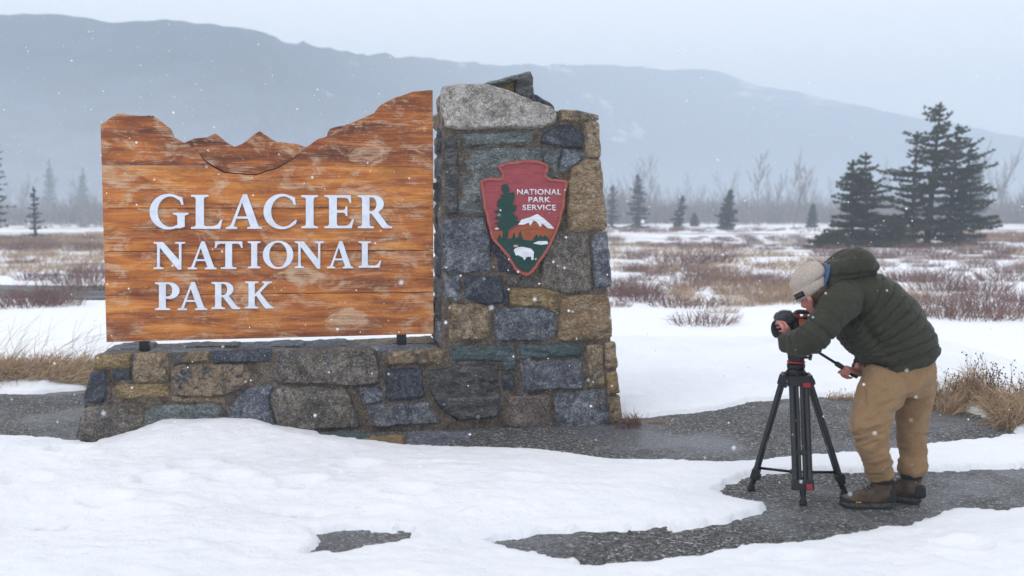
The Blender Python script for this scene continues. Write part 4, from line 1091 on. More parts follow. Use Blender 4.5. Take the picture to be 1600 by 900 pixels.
D = w_t * (0.0045 * puff(s_t + wob_, sp_t) - 0.0095 * seam(s_t + wob_, sp_t)) + w_a * (0.003 * puff(s_a + wob_, sp_a) - 0.007 * seam(s_a + wob_, sp_a))
wr = 0.009 * fbm(V * np.array([9, 9, 9.0]), 51, 4) + 0.006 * (1 - np.abs(fbm(V * 16, 57, 3)) * 2)
diag = np.stack([V[:, 0] * 3 + V[:, 2] * 4, V[:, 1] * 4, V[:, 2] * 13 - V[:, 0] * 9], 1)
wr = wr + 0.010 * (1 - 2.4 * np.abs(fbm(diag, 63, 3))) * np.where(is_arm, .8, .6)
elb = np.exp(-((np.linalg.norm(V - np.array(el_n), axis=1)) / 0.13) ** 2)
wr = wr + elb * 0.020 * fbm((V @ np.array([[.5, .8, .2], [.1, .3, .9], [.8, -.4, .2]])) * np.array([34, 5, 8.0]), 61, 2)
hemw = np.exp(-((s_t - 0.012) / 0.010) ** 2) * np.where(is_arm, 0, 1)
D = D + wr - 0.012 * np.exp(-((s_t - 0.038) / 0.008) ** 2) * np.where(is_arm, 0, 1) + hemw * .004
hood_s = np.where((hx[:, 1] < 442) & (hx[:, 0] > 1285), 1, 0)
D = D - hood_s * 0.010 * np.exp(-((hx[:, 1] - (433 - (hx[:, 0] - 1300) * 0.13)) / 2.4) ** 2)
put_np(me, V + N * D[:, None])
jacket = finish('jacket', me, 'jacket', person)
# knitted cuffs, blue collar lining inside the hood
mb = MB(); mb.lathe(wr_n + (el_n - wr_n) * .16, wr_n - el_n, [(-.01, .046), (.0, .050), (.02, .049), (.028, .044), (.024, .032)], 20); build('cuff', mb, 'jacket', jacket, True)
mb = MB(); mb.lathe(wr_f + (el_f - wr_f) * .14, wr_f - el_f, [(-.01, .052), (.0, .058), (.02, .057), (.028, .050), (.024, .036)], 20); build('cuff', mb, 'jacket', jacket, True)
mb = MB(); mb.limb([q(1289, 419, 5.79), q(1286, 432, 5.775), q(1283, 446, 5.77)], [(.012, .075), (.015, .088), (.011, .075)], n=20)
cl = build('collar_lining', mb, 'blue_cloth', jacket, True); cl['label'] = 'blue fleece collar showing inside the hood'
# --- trousers
tr = MB()
tr.limb([q(1407, 556, 5.87), q(1404, 580, 5.87), q(1404, 604, 5.87)], [(.180, .165), (.198, .180), (.183, .172)], n=32, cap=.3)
near_l = [q(1388, 592, 5.79), q(1367, 635, 5.735), q(1360, 668, 5.70), q(1366, 706, 5.725), q(1375, 735, 5.755), q(1377, 744, 5.762)]
far_l = [q(1430, 596, 5.96), q(1428, 640, 5.965), q(1423, 674, 5.965), q(1428, 710, 5.92), q(1425, 731, 5.885), q(1424, 739, 5.88)]
tr.limb(near_l, [(.143, .112), (.116, .104), (.098, .094), (.073, .079), (.068, .072), (.068, .072)], n=28, cap=.15)
tr.limb(far_l, [(.126, .112), (.092, .096), (.073, .084), (.066, .074), (.071, .072), (.072, .073)], n=28, cap=.15)
me = remeshed(tr, 0.008, 6); V, N = mesh_np(me)
D = 0.012 * fbm(V * 6, 71, 4) + 0.006 * (1 - 2.2 * np.abs(fbm(np.stack([V[:, 0] * 9 + V[:, 2] * 5, V[:, 1] * 8, V[:, 2] * 9 - V[:, 0] * 6], 1), 73, 3)))
for kn, am, wd in ((q(1360, 672, 5.70), .026, .13), (q(1378, 738, 5.755), .022, .09), (q(1425, 678, 5.96), .022, .12), (q(1425, 735, 5.88), .022, .08), (q(1395, 610, 5.70), .012, .16), (q(1440, 610, 5.80), .014, .15)):
    g_ = np.exp(-(np.linalg.norm(V - np.array(kn), axis=1) / wd) ** 2); rr_ = np.stack([V[:, 0] * 4 + V[:, 2] * 9, V[:, 1] * 7, V[:, 2] * 20 - V[:, 0] * 13], 1)
    D = D + g_ * am * 1.25 * (fbm(rr_, 81, 3) + .7 * (1 - 2 * np.abs(fbm(rr_ * 1.3 + 5, 83, 2))))
hx = np.array([proj(v) for v in V])
D = D - 0.010 * np.exp(-((hx[:, 0] - (1349 + (hx[:, 1] - 590) * .10)) / 2.2) ** 2) * np.where((hx[:, 1] < 640) & (V[:, 1] < 5.8), 1, 0)        # pocket seam
put_np(me, V + N * D[:, None]); finish('trousers', me, 'trousers', person)
# --- boots
def boot(heel, yaw, name='boot'):
    fx = Matrix.Rotation(yaw, 3, 'Z'); X = lambda a, b, c: heel + fx @ Vector((-a * .90, b, c))      # a forward (towards -x), b sideways, c up
    SOLE = [(-.012, .022), (.0, .036), (.05, .041), (.11, .037), (.17, .046), (.22, .050), (.265, .044), (.295, .026), (.304, .008)]
    out = [(a, w) for a, w in SOLE] + [(a, -w) for a, w in reversed(SOLE)]
    def spring(a): return 0.018 * max(0, (a - .20) / .10) ** 2 + .010 * max(0, (.02 - a) / .03) ** 2
    up_ = MB()
    up_.limb([X(.0, 0, .075), X(.05, 0, .07), X(.11, 0, .070), X(.17, 0, .062), X(.225, 0, .056), X(.268, 0, .052)], [(.046, .036), (.050, .038), (.052, .038), (.046, .042), (.036, .044), (.026, .036)], n=22)
    up_.limb([X(.035, 0, .07), X(.045, 0, .12), X(.045, 0, .165)], [(.056, .046), (.056, .049), (.060, .054)], n=22, cap=.3)
    me = remeshed(up_, 0.006, 4); V, N = mesh_np(me); put_np(me, V + N * (0.003 * fbm(V * 30, 91, 3))[:, None])
    b = finish(name, me, 'boot_leather', person)
    def slab_(sc, z0, z1, mat, nm, par):
        mb = MB(); o2 = [(.145 + (a - .145) * sc, w * sc * .88) for a, w in out]; n = len(o2)
        mb.add([X(a, w, z0 + spring(a) * .8) for a, w in o2] + [X(a, w * .97, z1 + spring(a)) for a, w in o2], [tuple(range(n)), tuple(range(2 * n - 1, n - 1, -1))] + [(i, (i + 1) % n, n + (i + 1) % n, n + i) for i in range(n)])
        return build(nm, mb, mat, par, bevel=.002)
    slab_(1.02, .0, .014, 'boot_rubber', 'outsole', b); slab_(1.0, .015, .036, 'boot_sole', 'midsole', b); slab_(1.01, .0365, .052, 'boot_rubber', 'rand', b)
    # toe bumper and heel counter
    mb = MB(); mb.limb([X(.262, 0, .046), X(.285, 0, .046)], [(.028, .043), (.019, .030)], n=18); build('toe_cap', mb, 'boot_rubber', b, True)
    mb = MB(); mb.limb([X(.000, 0, .055), X(-.004, 0, .105)], [(.045, .043), (.036, .038)], n=18, cap=.4); build('heel_counter', mb, 'boot_rubber', b, True)
    mb = MB(); mb.lathe(X(.045, 0, .150), (0, 0, 1), [(0, .057), (.010, .063), (.024, .063), (.034, .056)], 22); build('padded_collar', mb, 'boot_rubber', b, True)
    for k in range(5):
        t = k / 4; c = X(.175 - .085 * t, 0, .098 + .045 * t); mb = MB(); mb.limb([c + fx @ Vector((.004, -.026, -.006)), c + fx @ Vector((0, 0, .008)), c + fx @ Vector((.004, .026, -.006))], [.0035, .0035, .0035], n=8, up=Vector((1, 0, 0)))
        build('lace', mb, 'lace', b, True)
    mb = MB(); mb.box(X(.20, -.0425, .0445), .03, .004, .007, fx); build('side_tab', mb, 'lace_tab', b)
    return b
for L, yaw in ((LN, R(-4)), (LF, R(-36))):
    boot(Vector((L[2].x, L[2].y, 0)) + Matrix.Rotation(yaw, 3, 'Z') @ Vector((.045 * .9, 0, 0)), yaw)

# ================================================================== TRIPOD AND VIDEO CAMERA
TC = q(1244, 560, 6.04)                     # tripod axis
FT = [gnd(1174, 767), gnd(1319, 776), gnd(1255, 790)]
axis_b = Vector((TC.x, TC.y, 0))
SPZ = q(1244, 590, 6.04).z                   # height of the spider
tri = empty('tripod', axis_b, 'black twin-tube video tripod with red clamps standing on bare asphalt', 'tripod')
BZ = q(1244, 575, 6.04).z
mb = MB(); mb.lathe((TC.x, TC.y, SPZ - .015), (0, 0, 1), [(0, .036), (.02, .050), (.055, .056), (.066, .050)], 24); build('bowl', mb, 'black_metal', tri, True, angle=40)
for i, f in enumerate(FT):
    d = Vector((f.x - TC.x, f.y - TC.y, 0)).normalized(); s_ = d.cross(Vector((0, 0, 1)))
    hip = Vector((TC.x, TC.y, SPZ)) + d * .070; ft = f + Vector((0, 0, .02))
    ax = (ft - hip).normalized(); Ls = (ft - hip).length; nrm = s_.cross(ax).normalized()
    lg = MB()
    # yoke arm from the bowl to the leg
    lg.rod(Vector((TC.x, TC.y, SPZ + .035)) + d * .03, hip + Vector((0, 0, .01)), .018, .015, 10)
    leg = build('leg', lg, 'black_metal', tri, True, angle=40)
    rot = Matrix((s_, nrm, ax)).transposed()
    mb = MB(); mb.box(hip + ax * .01, .124, .046, .06, rot); mb.rod(hip - s_ * .064, hip + s_ * .064, .016, None, 12); build('hinge_block', mb, 'black_metal', leg, bevel=.003)
    mid = hip + ax * Ls * .60
    for o in (-.043, .043):
        mb = MB(); mb.rod(hip + s_ * o, hip + s_ * o + ax * Ls * .86, .0165, .0165, 12); build('tube', mb, 'carbon', leg, True, angle=40)
    for o in (-.0145, .0145):
        mb = MB(); mb.rod(hip + s_ * o + ax * .02, hip + s_ * o + ax * Ls * .86, .0115, .0115, 12); build('tube', mb, 'carbon', leg, True, angle=40)
    mb = MB(); mb.box(mid, .112, .030, .03, rot); build('tube_collar', mb, 'black_metal', leg, bevel=.003)
    mb = MB(); mb.box(hip + ax * Ls * .86, .124, .044, .06, rot); build('tube_collar', mb, 'black_metal', leg, bevel=.004)
    mb = MB(); mb.box(hip + ax * Ls * .875 + s_ * (-.03) - nrm * .026 * (1 if nrm.y > 0 else -1), .036, .022, .034, rot); build('clamp_lever', mb, 'red_metal' if i == 2 else 'black_plastic', leg, bevel=.003)
    mb = MB(); mb.box(hip + ax * .035 - s_ * .036 - nrm * .026 * (1 if nrm.y > 0 else -1), .046, .02, .030, rot); build('clamp_lever', mb, 'red_metal' if i == 2 else 'black_plastic', leg, bevel=.003)
    mb = MB(); mb.rod(hip + ax * Ls * .86, hip + ax * (Ls - .03), .021, .016, 12); build('lower_tube', mb, 'black_metal', leg, True, angle=40)
    mb = MB(); mb.lathe(f, (0, 0, 1), [(0.002, .021), (.012, .024), (.03, .020), (.045, .012), (.06, .010)], 16); build('rubber_foot', mb, 'boot_rubber', leg, True)
# mid-level spreader
hubp = Vector((TC.x, TC.y, q(1244, 736, 6.04).z - .005)); mb = MB(); mb.lathe(hubp, (0, 0, 1), [(-.012, .02), (0, .026), (.014, .02)], 16); build('spreader_hub', mb, 'black_plastic', tri, True)
for f in FT:
    d = Vector((f.x - TC.x, f.y - TC.y, 0)).normalized(); hip = Vector((TC.x, TC.y, SPZ)) + d * .07
    t = (hip.z - hubp.z - .005) / (hip.z - .02); e_ = hip.lerp(f + Vector((0, 0, .02)), t); mb = MB(); mb.rod(hubp, e_, .008, .008, 10); build('spreader_arm', mb, 'black_metal', tri, True)
# fluid head
def zat(py): return q(1244, py, 6.04).z
hdm = MB(); hdm.lathe((TC.x, TC.y, zat(578)), (0, 0, 1), [(0, .040), (.012, .052), (.035, .054), (.04, .046)], 24); head = build('fluid_head', hdm, 'black_metal', tri, True, angle=40)
mb = MB(); mb.lathe((TC.x, TC.y, zat(567)), (0, 0, 1), [(0, .050), (.004, .0535), (.010, .0535), (.014, .050)], 24); build('red_ring', mb, 'red_metal', head, True, angle=40)
mb = MB(); mb.lathe((TC.x, TC.y, zat(563)), (0, 0, 1), [(0, .046), (.02, .050), (.045, .046), (.06, .036)], 24); build('pan_base', mb, 'black_metal', head, True, angle=40)
mb = MB(); mb.box((TC.x, TC.y, zat(547)), .085, .11, .075); build('tilt_block', mb, 'black_metal', head, bevel=.008)
mb = MB(); mb.lathe((TC.x, TC.y - .055, zat(538)), (0, -1, 0), [(0, .034), (.012, .036), (.03, .034), (.034, .026)], 22); build('drag_dial', mb, 'grey_metal', head, True, angle=40)
mb = MB(); mb.rod((TC.x + .045, TC.y - .01, zat(558)), (TC.x + .078, TC.y - .02, zat(558)), .008, .007); mb.rod((TC.x + .076, TC.y - .02, zat(562)), (TC.x + .080, TC.y - .02, zat(553)), .009, .012); build('lock_knob', mb, 'black_plastic', head)
mb = MB(); mb.box((TC.x - .01, TC.y, zat(534)), .17, .07, .022); build('quick_plate', mb, 'grey_metal', head, bevel=.004)
mb = MB(); mb.lathe((TC.x + .05, TC.y - .05, zat(538)), (.2, -1, 0), [(0, .018), (.02, .020), (.03, .016)], 14); build('bar_rosette', mb, 'black_metal', head, True)
mb = MB(); mb.rod(Vector((TC.x + .05, TC.y - .06, zat(538))), PB0.lerp(PB1, .6), .0085, .0085, 12); pbar = build('pan_bar', mb, 'black_metal', tri, True)
mb = MB(); mb.lathe(PB0.lerp(PB1, .55), PB1 - PB0, [(0, .011), (.01, .016), (.06, .0145), (.13, .0155), (.152, .012)], 14); build('rubber_grip', mb, 'black_plastic', pbar, True)

# video camera on the head: lens towards the sign side
VC = Vector((TC.x - .004, TC.y, zat(528) + .012))
vd = Vector((-1, -0.34, -0.02)).normalized(); vs_ = Vector((0, 0, 1)).cross(vd).normalized(); vu = vd.cross(vs_)
VR = Matrix((vd, vs_, vu)).transposed()
def vc(a, b, c): return VC + vd * a + vs_ * b + vu * c
vid = empty('video_camera', VC, 'black cinema camera with furry grey microphone and red cage fittings on tripod', 'camera')
mb = MB(); mb.box(vc(.0, 0, .050), .085, .128, .085, VR); mb.box(vc(.0, 0, .098), .05, .055, .020, VR); cb = build('camera_body', mb, 'black_plastic', vid, bevel=.008)
mb = MB(); mb.lathe(vc(.036, 0, .048), vd, [(0, .034), (.005, .038), (.022, .038), (.025, .041), (.048, .041), (.050, .039), (.060, .040)], 28); ln = build('lens', mb, 'black_metal', vid, True, angle=35)
for d0, w0 in ((.027, .016), (.051, .007)):
    mb = MB(); mb.lathe(vc(.036 + d0, 0, .048), vd, [(0, .0405), (.001, .043), (w0, .043), (w0 + .001, .0405)], 32); build('focus_ring', mb, 'boot_rubber', ln, True, angle=30)
mb = MB(); mb.lathe(vc(.095, 0, .048), vd, [(0, .042), (.005, .047), (.042, .053), (.044, .052), (.042, .050), (.008, .043)], 32); build('lens_hood', mb, 'black_plastic', ln, True, angle=35)
mb = MB(); mb.lathe(vc(.098, 0, .048), vd, [(0, .036), (.004, .030), (.007, .015), (.008, .002)], 24); build('front_element', mb, 'lens_glass', ln, True)
# cage and red fittings
for (a, b, c, sa, sb, sc, mt) in ((0, -.072, .05, .075, .009, .12, 'black_metal'), (0, .072, .05, .075, .009, .12, 'black_metal'), (0, 0, .114, .075, .153, .009, 'black_metal'), (0, 0, -.002, .11, .15, .012, 'black_metal')):
    mb = MB(); mb.box(vc(a, b, c), sa, sb, sc, VR); build('cage_plate', mb, mt, vid, bevel=.002)
for (a, b, c, sa, sb, sc) in ((.015, .080, .092, .034, .014, .034), (-.025, .080, .06, .026, .014, .030), (.02, .03, .126, .036, .030, .016), (-.03, .05, .124, .022, .024, .014)):
    mb = MB(); mb.box(vc(a, b, c), sa, sb, sc, VR); build('cage_clamp', mb, 'orange_metal', vid, bevel=.003)
for (a, c) in ((-.005, .018), (.03, .015)):
    mb = MB(); mb.lathe(vc(a, .077, c), vs_, [(0, .014), (.012, .015), (.016, .011)], 14); build('cage_knob', mb, 'grey_metal', vid, True, angle=40)
# top handle
mb = MB(); mb.limb([vc(.034, .03, .112), vc(.028, .03, .134), vc(.008, .03, .146), vc(-.05, .03, .142), vc(-.115, .03, .134)], [(.011, .014), (.012, .014), (.014, .015), (.014, .015), (.012, .014)], n=14, up=vs_); build('top_handle', mb, 'black_plastic', vid, True)
# furry microphone above the lens
fm = MB(); fm.limb([vc(.060, .01, .120), vc(.088, .01, .121), vc(.118, .01, .116)], [.028, .034, .029], n=20)
me = remeshed(fm, .005, 2); V, N = mesh_np(me); put_np(me, V + N * (0.006 * fbm(V * 60, 5, 3) + .006 * fbm(V * 22, 8, 2))[:, None]); mic = finish('microphone', me, 'mic_fur', vid)
V, N = mesh_np(me); k = rng.integers(0, len(V), 2600); B = V[k] + np.array(wloc(vid)); Dn = N[k] + rng.normal(0, .5, (2600, 3)) + np.array([0, 0, -.4]); Dn /= np.linalg.norm(Dn, axis=1)[:, None]
sd_ = np.cross(Dn, rng.normal(0, 1, (2600, 3))); sd_ /= np.linalg.norm(sd_, axis=1)[:, None]
P3 = np.stack([B - sd_ * .0012, B + sd_ * .0012, B + Dn * rng.uniform(.008, .018, 2600)[:, None]], 1).reshape(-1, 3)
tag(from_arrays('fur', P3, np.arange(len(P3)).reshape(-1, 3), 'mic_fur', mic), kind='stuff')
mb = MB(); mb.box(vc(.045, .015, .117), .06, .02, .014, VR); build('microphone_mount', mb, 'black_plastic', vid)
# ================================================================== TREES
def tris_obj(name, V, mat, parent=None, loc=(0, 0, 0)):
    return from_arrays(name, V, np.arange(len(V)).reshape(-1, 3), mat, parent, loc=loc)
def unit(a): return a / (np.linalg.norm(a, axis=-1, keepdims=True) + 1e-9)
def prisms(segs, k=4):
    """segs: (p, q, r0, r1) -> triangles"""
    P = np.array([s[0] for s in segs]); Q2 = np.array([s[1] for s in segs]); r0 = np.array([s[2] for s in segs])[:, None]; r1 = np.array([s[3] for s in segs])[:, None]
    T = unit(Q2 - P); ref = np.where(np.abs(T[:, 2:3]) > .9, np.array([[1., 0, 0]]), np.array([[0, 0, 1.]])); A = unit(np.cross(T, ref)); B = np.cross(T, A)
    out = []
    for i in range(k):
        a, b = 2 * math.pi * i / k, 2 * math.pi * (i + 1) / k
        d0 = A * math.cos(a) + B * math.sin(a); d1 = A * math.cos(b) + B * math.sin(b)
        out += [np.stack([P + d0 * r0, P + d1 * r0, Q2 + d1 * r1], 1), np.stack([P + d0 * r0, Q2 + d1 * r1, Q2 + d0 * r1], 1)]
    return np.concatenate(out).reshape(-1, 3)
def conifer(base, top, maxr, seed, label, group=None, dens=1.0, gap=0.0, low=0.05, mat='needles', asym=None, ragged=0.3, name='spruce_tree', needle=1.0):
    rg = np.random.default_rng(seed); base = np.array(base); top = np.array(top); H = np.linalg.norm(top - base)
    segs = []; n = 14; pts = [base + (top - base) * t + np.array([.03, .03, 0]) * H * .12 * math.sin(3.1 * t) * rg.normal() * .3 for t in np.linspace(0, 1, n)]
    rb = 0.022 * H + .03
    for i in range(n - 1): segs.append((pts[i], pts[i + 1], rb * (1 - i / n) ** .9 + .008, rb * (1 - (i + 1) / n) ** .9 + .008))
    tufts, dirs, size = [], [], []
    t = low
    while t < 0.985:
        step = (0.035 + 0.018 * (1 - t)) * (5.5 / max(H, 3.5)) ** .5 * (1 + gap * .5)
        R_ = maxr * ((1 - t) ** .78 * .92 + .05) * (1 if t > .18 else .78 + 1.2 * t)
        nb = int(rg.integers(5, 8) * (1 if t < .85 else .7)); a0 = rg.uniform(0, 6.28)
        c = base + (top - base) * t
        for b in range(nb):
            az = a0 + 6.28 * b / nb + rg.normal(0, .25); L = R_ * rg.uniform(1 - ragged * 1.3, 1 + ragged * .7)
            if asym: L *= 1 + asym[1] * math.cos(az - asym[0])
            if rg.random() < gap * .35: continue
            up0 = .30 * (t - .25) + rg.normal(0, .10); d = np.array([math.cos(az), math.sin(az), 0])
            m = max(2, int(L / .14)); prev = c.copy()
            for j in range(1, m + 1):
                s = j / m; p = c + d * L * s + np.array([0, 0, 1]) * (up0 * L * s - .16 * L * s * s * (1 - t) + .13 * L * s ** 3) + np.array([rg.normal(), rg.normal(), rg.normal() * .5]) * .02
                if L > .25: segs.append((prev, p, .018 * (1 - s) + .006, .018 * (1 - s) + .005))
                side = np.array([-d[1], d[0], 0])
                if s > .12:
                    wid = .28 * L * (1 - .75 * s) + .06
                    for w in range(int((2 + 3 * (1 - s)) * dens) + 1):
                        o = rg.uniform(-1, 1) * wid; q_ = p + side * o + np.array([0, 0, rg.normal(0, .025) - .03 * abs(o)]); tufts.append(q_)
                        dirs.append(d * .8 + side * np.sign(o) * .7 * rg.random() + np.array([0, 0, .25])); size.append(rg.uniform(.13, .225) * (1 - .3 * t))
                prev = p
        t += step * rg.uniform(.7, 1.3)
    for k in range(10): tufts.append(top - (top - base) / H * rg.uniform(0, .3)); dirs.append(np.array([rg.normal() * .5, rg.normal() * .5, 1])); size.append(.12)
    T_ = np.array(tufts); D_ = unit(np.array(dirs)); Z = np.array(size) * needle; out = []
    for k in range(8):
        dd = unit(D_ + rg.normal(0, .60, D_.shape)); sd = unit(np.cross(dd, rg.normal(0, 1, D_.shape))); l = (Z * rg.uniform(.6, 1.3, len(Z)))[:, None]; st = T_ - dd * l * .35 + rg.normal(0, .02, T_.shape)
        out.append(np.stack([st - sd * l * .135, st + sd * l * .135, st + dd * l], 1))
    root = empty(name, tuple(base), label, 'tree', group)
    tris_obj('trunk', prisms(segs, 4), 'bark', root); tris_obj('crown', np.concatenate(out).reshape(-1, 3), mat, root)
    return root
def gz(x, y): return float(ground_z(np.array([x]), np.array([y]))[0])
def pt(px, Y, py=None):
    p = at(px, 330 if py is None else py, Y); return (p.x, Y, gz(p.x, Y) - .05) if py is None else tuple(p)
GS = 'dark spruces beside the videographer'
conifer(pt(1449, 47), pt(1470, 47, 160), 2.6, 11, 'tallest dark spruce, its spire highest at the right of the meadow', GS, 1.7, .45, .03, asym=(3.3, .25), ragged=.65)
conifer(pt(1484, 48), pt(1497, 48, 194), 2.1, 12, 'second-tallest spruce, right-hand spire leaning out from the tallest spruce', GS, 1.7, .45, .09, asym=(0.0, .35), ragged=.65)
conifer(pt(1500, 47.5), pt(1518, 47.5, 226), 1.4, 13, 'slender rightmost spire of the big spruce clump', GS, 1.4, .5, .20, asym=(0.0, .35), ragged=.5)
conifer(pt(1425, 46.5), pt(1433, 46.5, 206), 1.15, 19, 'thin left spire pressed against the tallest spruce', GS, 1.0, .7, .25, asym=(3.14, .4), ragged=.5)
conifer(pt(1332, 46), pt(1333, 46, 250), 1.6, 14, 'left stem of the twin-topped spruce behind the hood', GS, 1.6, .25, .05, ragged=.35)
conifer(pt(1356, 46.6), pt(1353, 46.6, 238), 1.75, 15, 'right stem of the twin-topped spruce behind the hood', GS, 1.6, .25, .05, ragged=.35)
conifer(pt(1300, 44), pt(1301, 44, 366), 1.35, 16, 'low spreading juniper left of the twin-topped spruce', None, 1.6, 0, .02, name='juniper_bush', ragged=.4)
conifer(pt(1395, 45), pt(1398, 45, 340), 1.2, 17, 'low bushy spruce between the two big spruce clumps', None, 1.3, .1, .03, ragged=.4)
GF = 'small far spruces by the treeline'
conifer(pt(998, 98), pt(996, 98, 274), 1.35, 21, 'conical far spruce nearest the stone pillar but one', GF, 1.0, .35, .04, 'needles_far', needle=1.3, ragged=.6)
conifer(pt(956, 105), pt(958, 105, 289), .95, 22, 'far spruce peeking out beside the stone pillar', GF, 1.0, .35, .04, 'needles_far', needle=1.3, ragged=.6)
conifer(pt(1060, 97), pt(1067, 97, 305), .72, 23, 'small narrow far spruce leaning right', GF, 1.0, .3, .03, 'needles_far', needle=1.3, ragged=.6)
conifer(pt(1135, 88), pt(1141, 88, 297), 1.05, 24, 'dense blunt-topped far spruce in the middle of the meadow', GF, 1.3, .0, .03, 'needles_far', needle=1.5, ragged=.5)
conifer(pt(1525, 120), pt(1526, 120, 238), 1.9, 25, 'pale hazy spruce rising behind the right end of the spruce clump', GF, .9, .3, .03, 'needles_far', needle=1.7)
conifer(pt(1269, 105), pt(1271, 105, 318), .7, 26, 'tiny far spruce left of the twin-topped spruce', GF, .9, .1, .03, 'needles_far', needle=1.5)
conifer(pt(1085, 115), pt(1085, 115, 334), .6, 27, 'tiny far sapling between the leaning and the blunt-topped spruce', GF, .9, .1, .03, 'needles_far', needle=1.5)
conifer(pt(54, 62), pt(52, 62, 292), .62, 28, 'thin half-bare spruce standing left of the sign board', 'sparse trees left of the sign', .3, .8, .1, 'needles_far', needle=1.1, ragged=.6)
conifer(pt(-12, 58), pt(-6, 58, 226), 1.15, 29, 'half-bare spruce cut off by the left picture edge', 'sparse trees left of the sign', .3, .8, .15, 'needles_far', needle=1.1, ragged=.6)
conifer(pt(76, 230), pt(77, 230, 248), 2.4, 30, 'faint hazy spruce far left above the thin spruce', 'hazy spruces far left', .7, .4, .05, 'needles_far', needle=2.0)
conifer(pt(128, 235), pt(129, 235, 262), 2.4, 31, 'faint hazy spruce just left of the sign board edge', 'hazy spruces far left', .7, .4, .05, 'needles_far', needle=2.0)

def ribbon(P, D, L, w, rg, bend=.3, grav=0.0):
    """two-segment tapered blades -> triangles"""
    n = len(P); S_ = unit(np.cross(D, rg.normal(0, 1, (n, 3)))); L = L[:, None]; w = w[:, None]
    D2 = unit(D + rg.normal(0, bend, (n, 3)) + np.array([0, 0, -grav])); D3 = unit(D2 + rg.normal(0, bend, (n, 3)) + np.array([0, 0, -grav * 1.6]))
    A = P; B = P + D * L * .4; C = B + D2 * L * .35; E = C + D3 * L * .25
    q_ = lambda a, b, wa, wb: [np.stack([a - S_ * wa, a + S_ * wa, b + S_ * wb], 1), np.stack([a - S_ * wa, b + S_ * wb, b - S_ * wb], 1)]
    return np.concatenate(q_(A, B, w, w * .85) + q_(B, C, w * .85, w * .55) + [np.stack([C - S_ * w * .55, C + S_ * w * .55, E], 1)])
def shrub_mesh(seed, nt=170, h=.55, w=.62, tw=.006):
    rg = np.random.default_rng(seed); a = rg.uniform(0, 6.28, nt); r = np.sqrt(rg.random(nt)) * w * .75
    P = np.stack([np.cos(a) * r * 1.25, np.sin(a) * r, np.full(nt, -.03)], 1); D = unit(np.stack([np.cos(a) * r * .9 + rg.normal(0, .22, nt), np.sin(a) * r * .9 + rg.normal(0, .22, nt), np.full(nt, .8)], 1))
    L = h * rg.uniform(.5, 1.15, nt) * (1.1 - .35 * r / w); T1 = ribbon(P, D, L, np.full(nt, tw), rg, .25)
    k = rg.integers(0, nt, nt * 2); P2 = P[k] + D[k] * (L[k] * rg.uniform(.25, .8, nt * 2))[:, None]; D2 = unit(D[k] + rg.normal(0, .55, (nt * 2, 3)))
    T2 = ribbon(P2, D2, L[k] * rg.uniform(.2, .5, nt * 2), np.full(nt * 2, tw * .6), rg, .3)
    return np.concatenate([T1, T2]).reshape(-1, 3)
def bare_segs(H, seed, lean=0.0, spread=1.0, rmin=.012, num=(13, 6, 4)):
    rg = np.random.default_rng(seed); segs = []
    def grow(p, d, L, r, lev):
        n = 5 if lev == 0 else 3; pts = [p]
        for i in range(n):
            d = unit(d + rg.normal(0, .10 + .05 * lev, 3) + np.array([0, 0, .06 * lev])); q_ = pts[-1] + d * L / n
            segs.append((pts[-1], q_, max(r * (1 - i / n * .75), rmin), max(r * (1 - (i + 1) / n * .75), rmin * .8))); pts.append(q_)
        if lev < 3:
            for k in range(num[lev]):
                s = rg.uniform(.28 if lev == 0 else .15, 1.0); i = min(int(s * n), n - 1); b = pts[i] + (pts[i + 1] - pts[i]) * (s * n - i)
                az = rg.uniform(0, 6.28); o = np.array([math.cos(az), math.sin(az), 0]); dd = unit(d * .9 + o * .75 * spread + np.array([0, 0, .25]))
                grow(b, dd, L * (.42 if lev == 0 else .52) * rg.uniform(.6, 1.1) * (1.15 - .5 * s), r * .42, lev + 1)
    grow(np.array([0., 0, 0]), unit(np.array([lean, 0, 1.])), H, .009 * H + .015, 0)
    return segs
BT = [prisms(bare_segs(9, 100 + i, (0, .12, -.1, .2, .05)[i], (.5, .35, .6, .42, .7)[i]), 3) for i in range(5)]
BTD = [prisms(bare_segs(9, 150 + i, (0, .12, -.1, .06, .05)[i], (.5, .35, .6, .42, .7)[i], .016, (15, 6, 0)), 3) for i in range(5)]
def bare_tree(px, Y, py_top, variant, label, group, lean=0, rot=0.0):
    b = np.array(pt(px, Y)); H = pt(px, Y, py_top)[2] - b[2]; k = BT[variant]; s = H / k[:, 2].max()
    c, s_ = math.cos(rot), math.sin(rot); W = np.stack([k[:, 0] * c - k[:, 1] * s_, k[:, 0] * s_ + k[:, 1] * c, k[:, 2]], 1) * s
    root = empty('bare_tree', tuple(b), label, 'tree', group); W = W + b
    nt = len(W) // 3; low = W.reshape(-1, 3, 3)
    # the first five segments of the growth are the trunk
    m = len(W) // 3; nseg = m // 6; idx = np.concatenate([np.arange(f * nseg, f * nseg + 5) for f in range(6)]); mask = np.zeros(m, bool); mask[idx] = True
    tris_obj('trunk', low[mask].reshape(-1, 3), 'bare_twig', root); tris_obj('crown', low[~mask].reshape(-1, 3), 'bare_twig', root)
GB = 'leafless trees along the far treeline'
bare_tree(1186, 120, 232, 0, 'tall pale leafless tree rising highest above the middle of the treeline', GB)
bare_tree(1238, 92, 262, 3, 'dark leafless tree leaning right, left of the twin-topped spruce', GB)
bare_tree(1262, 135, 250, 2, 'thin leafless tree just behind the leaning dark one', GB)
bare_tree(1560, 128, 268, 4, 'spreading leafless tree at far right beyond the spruce clump', GB)
bare_tree(1590, 140, 280, 1, 'leafless tree at the right picture edge', GB)
bare_tree(1210, 150, 262, 1, 'faint leafless tree between the tall pale one and the leaning one', GB)
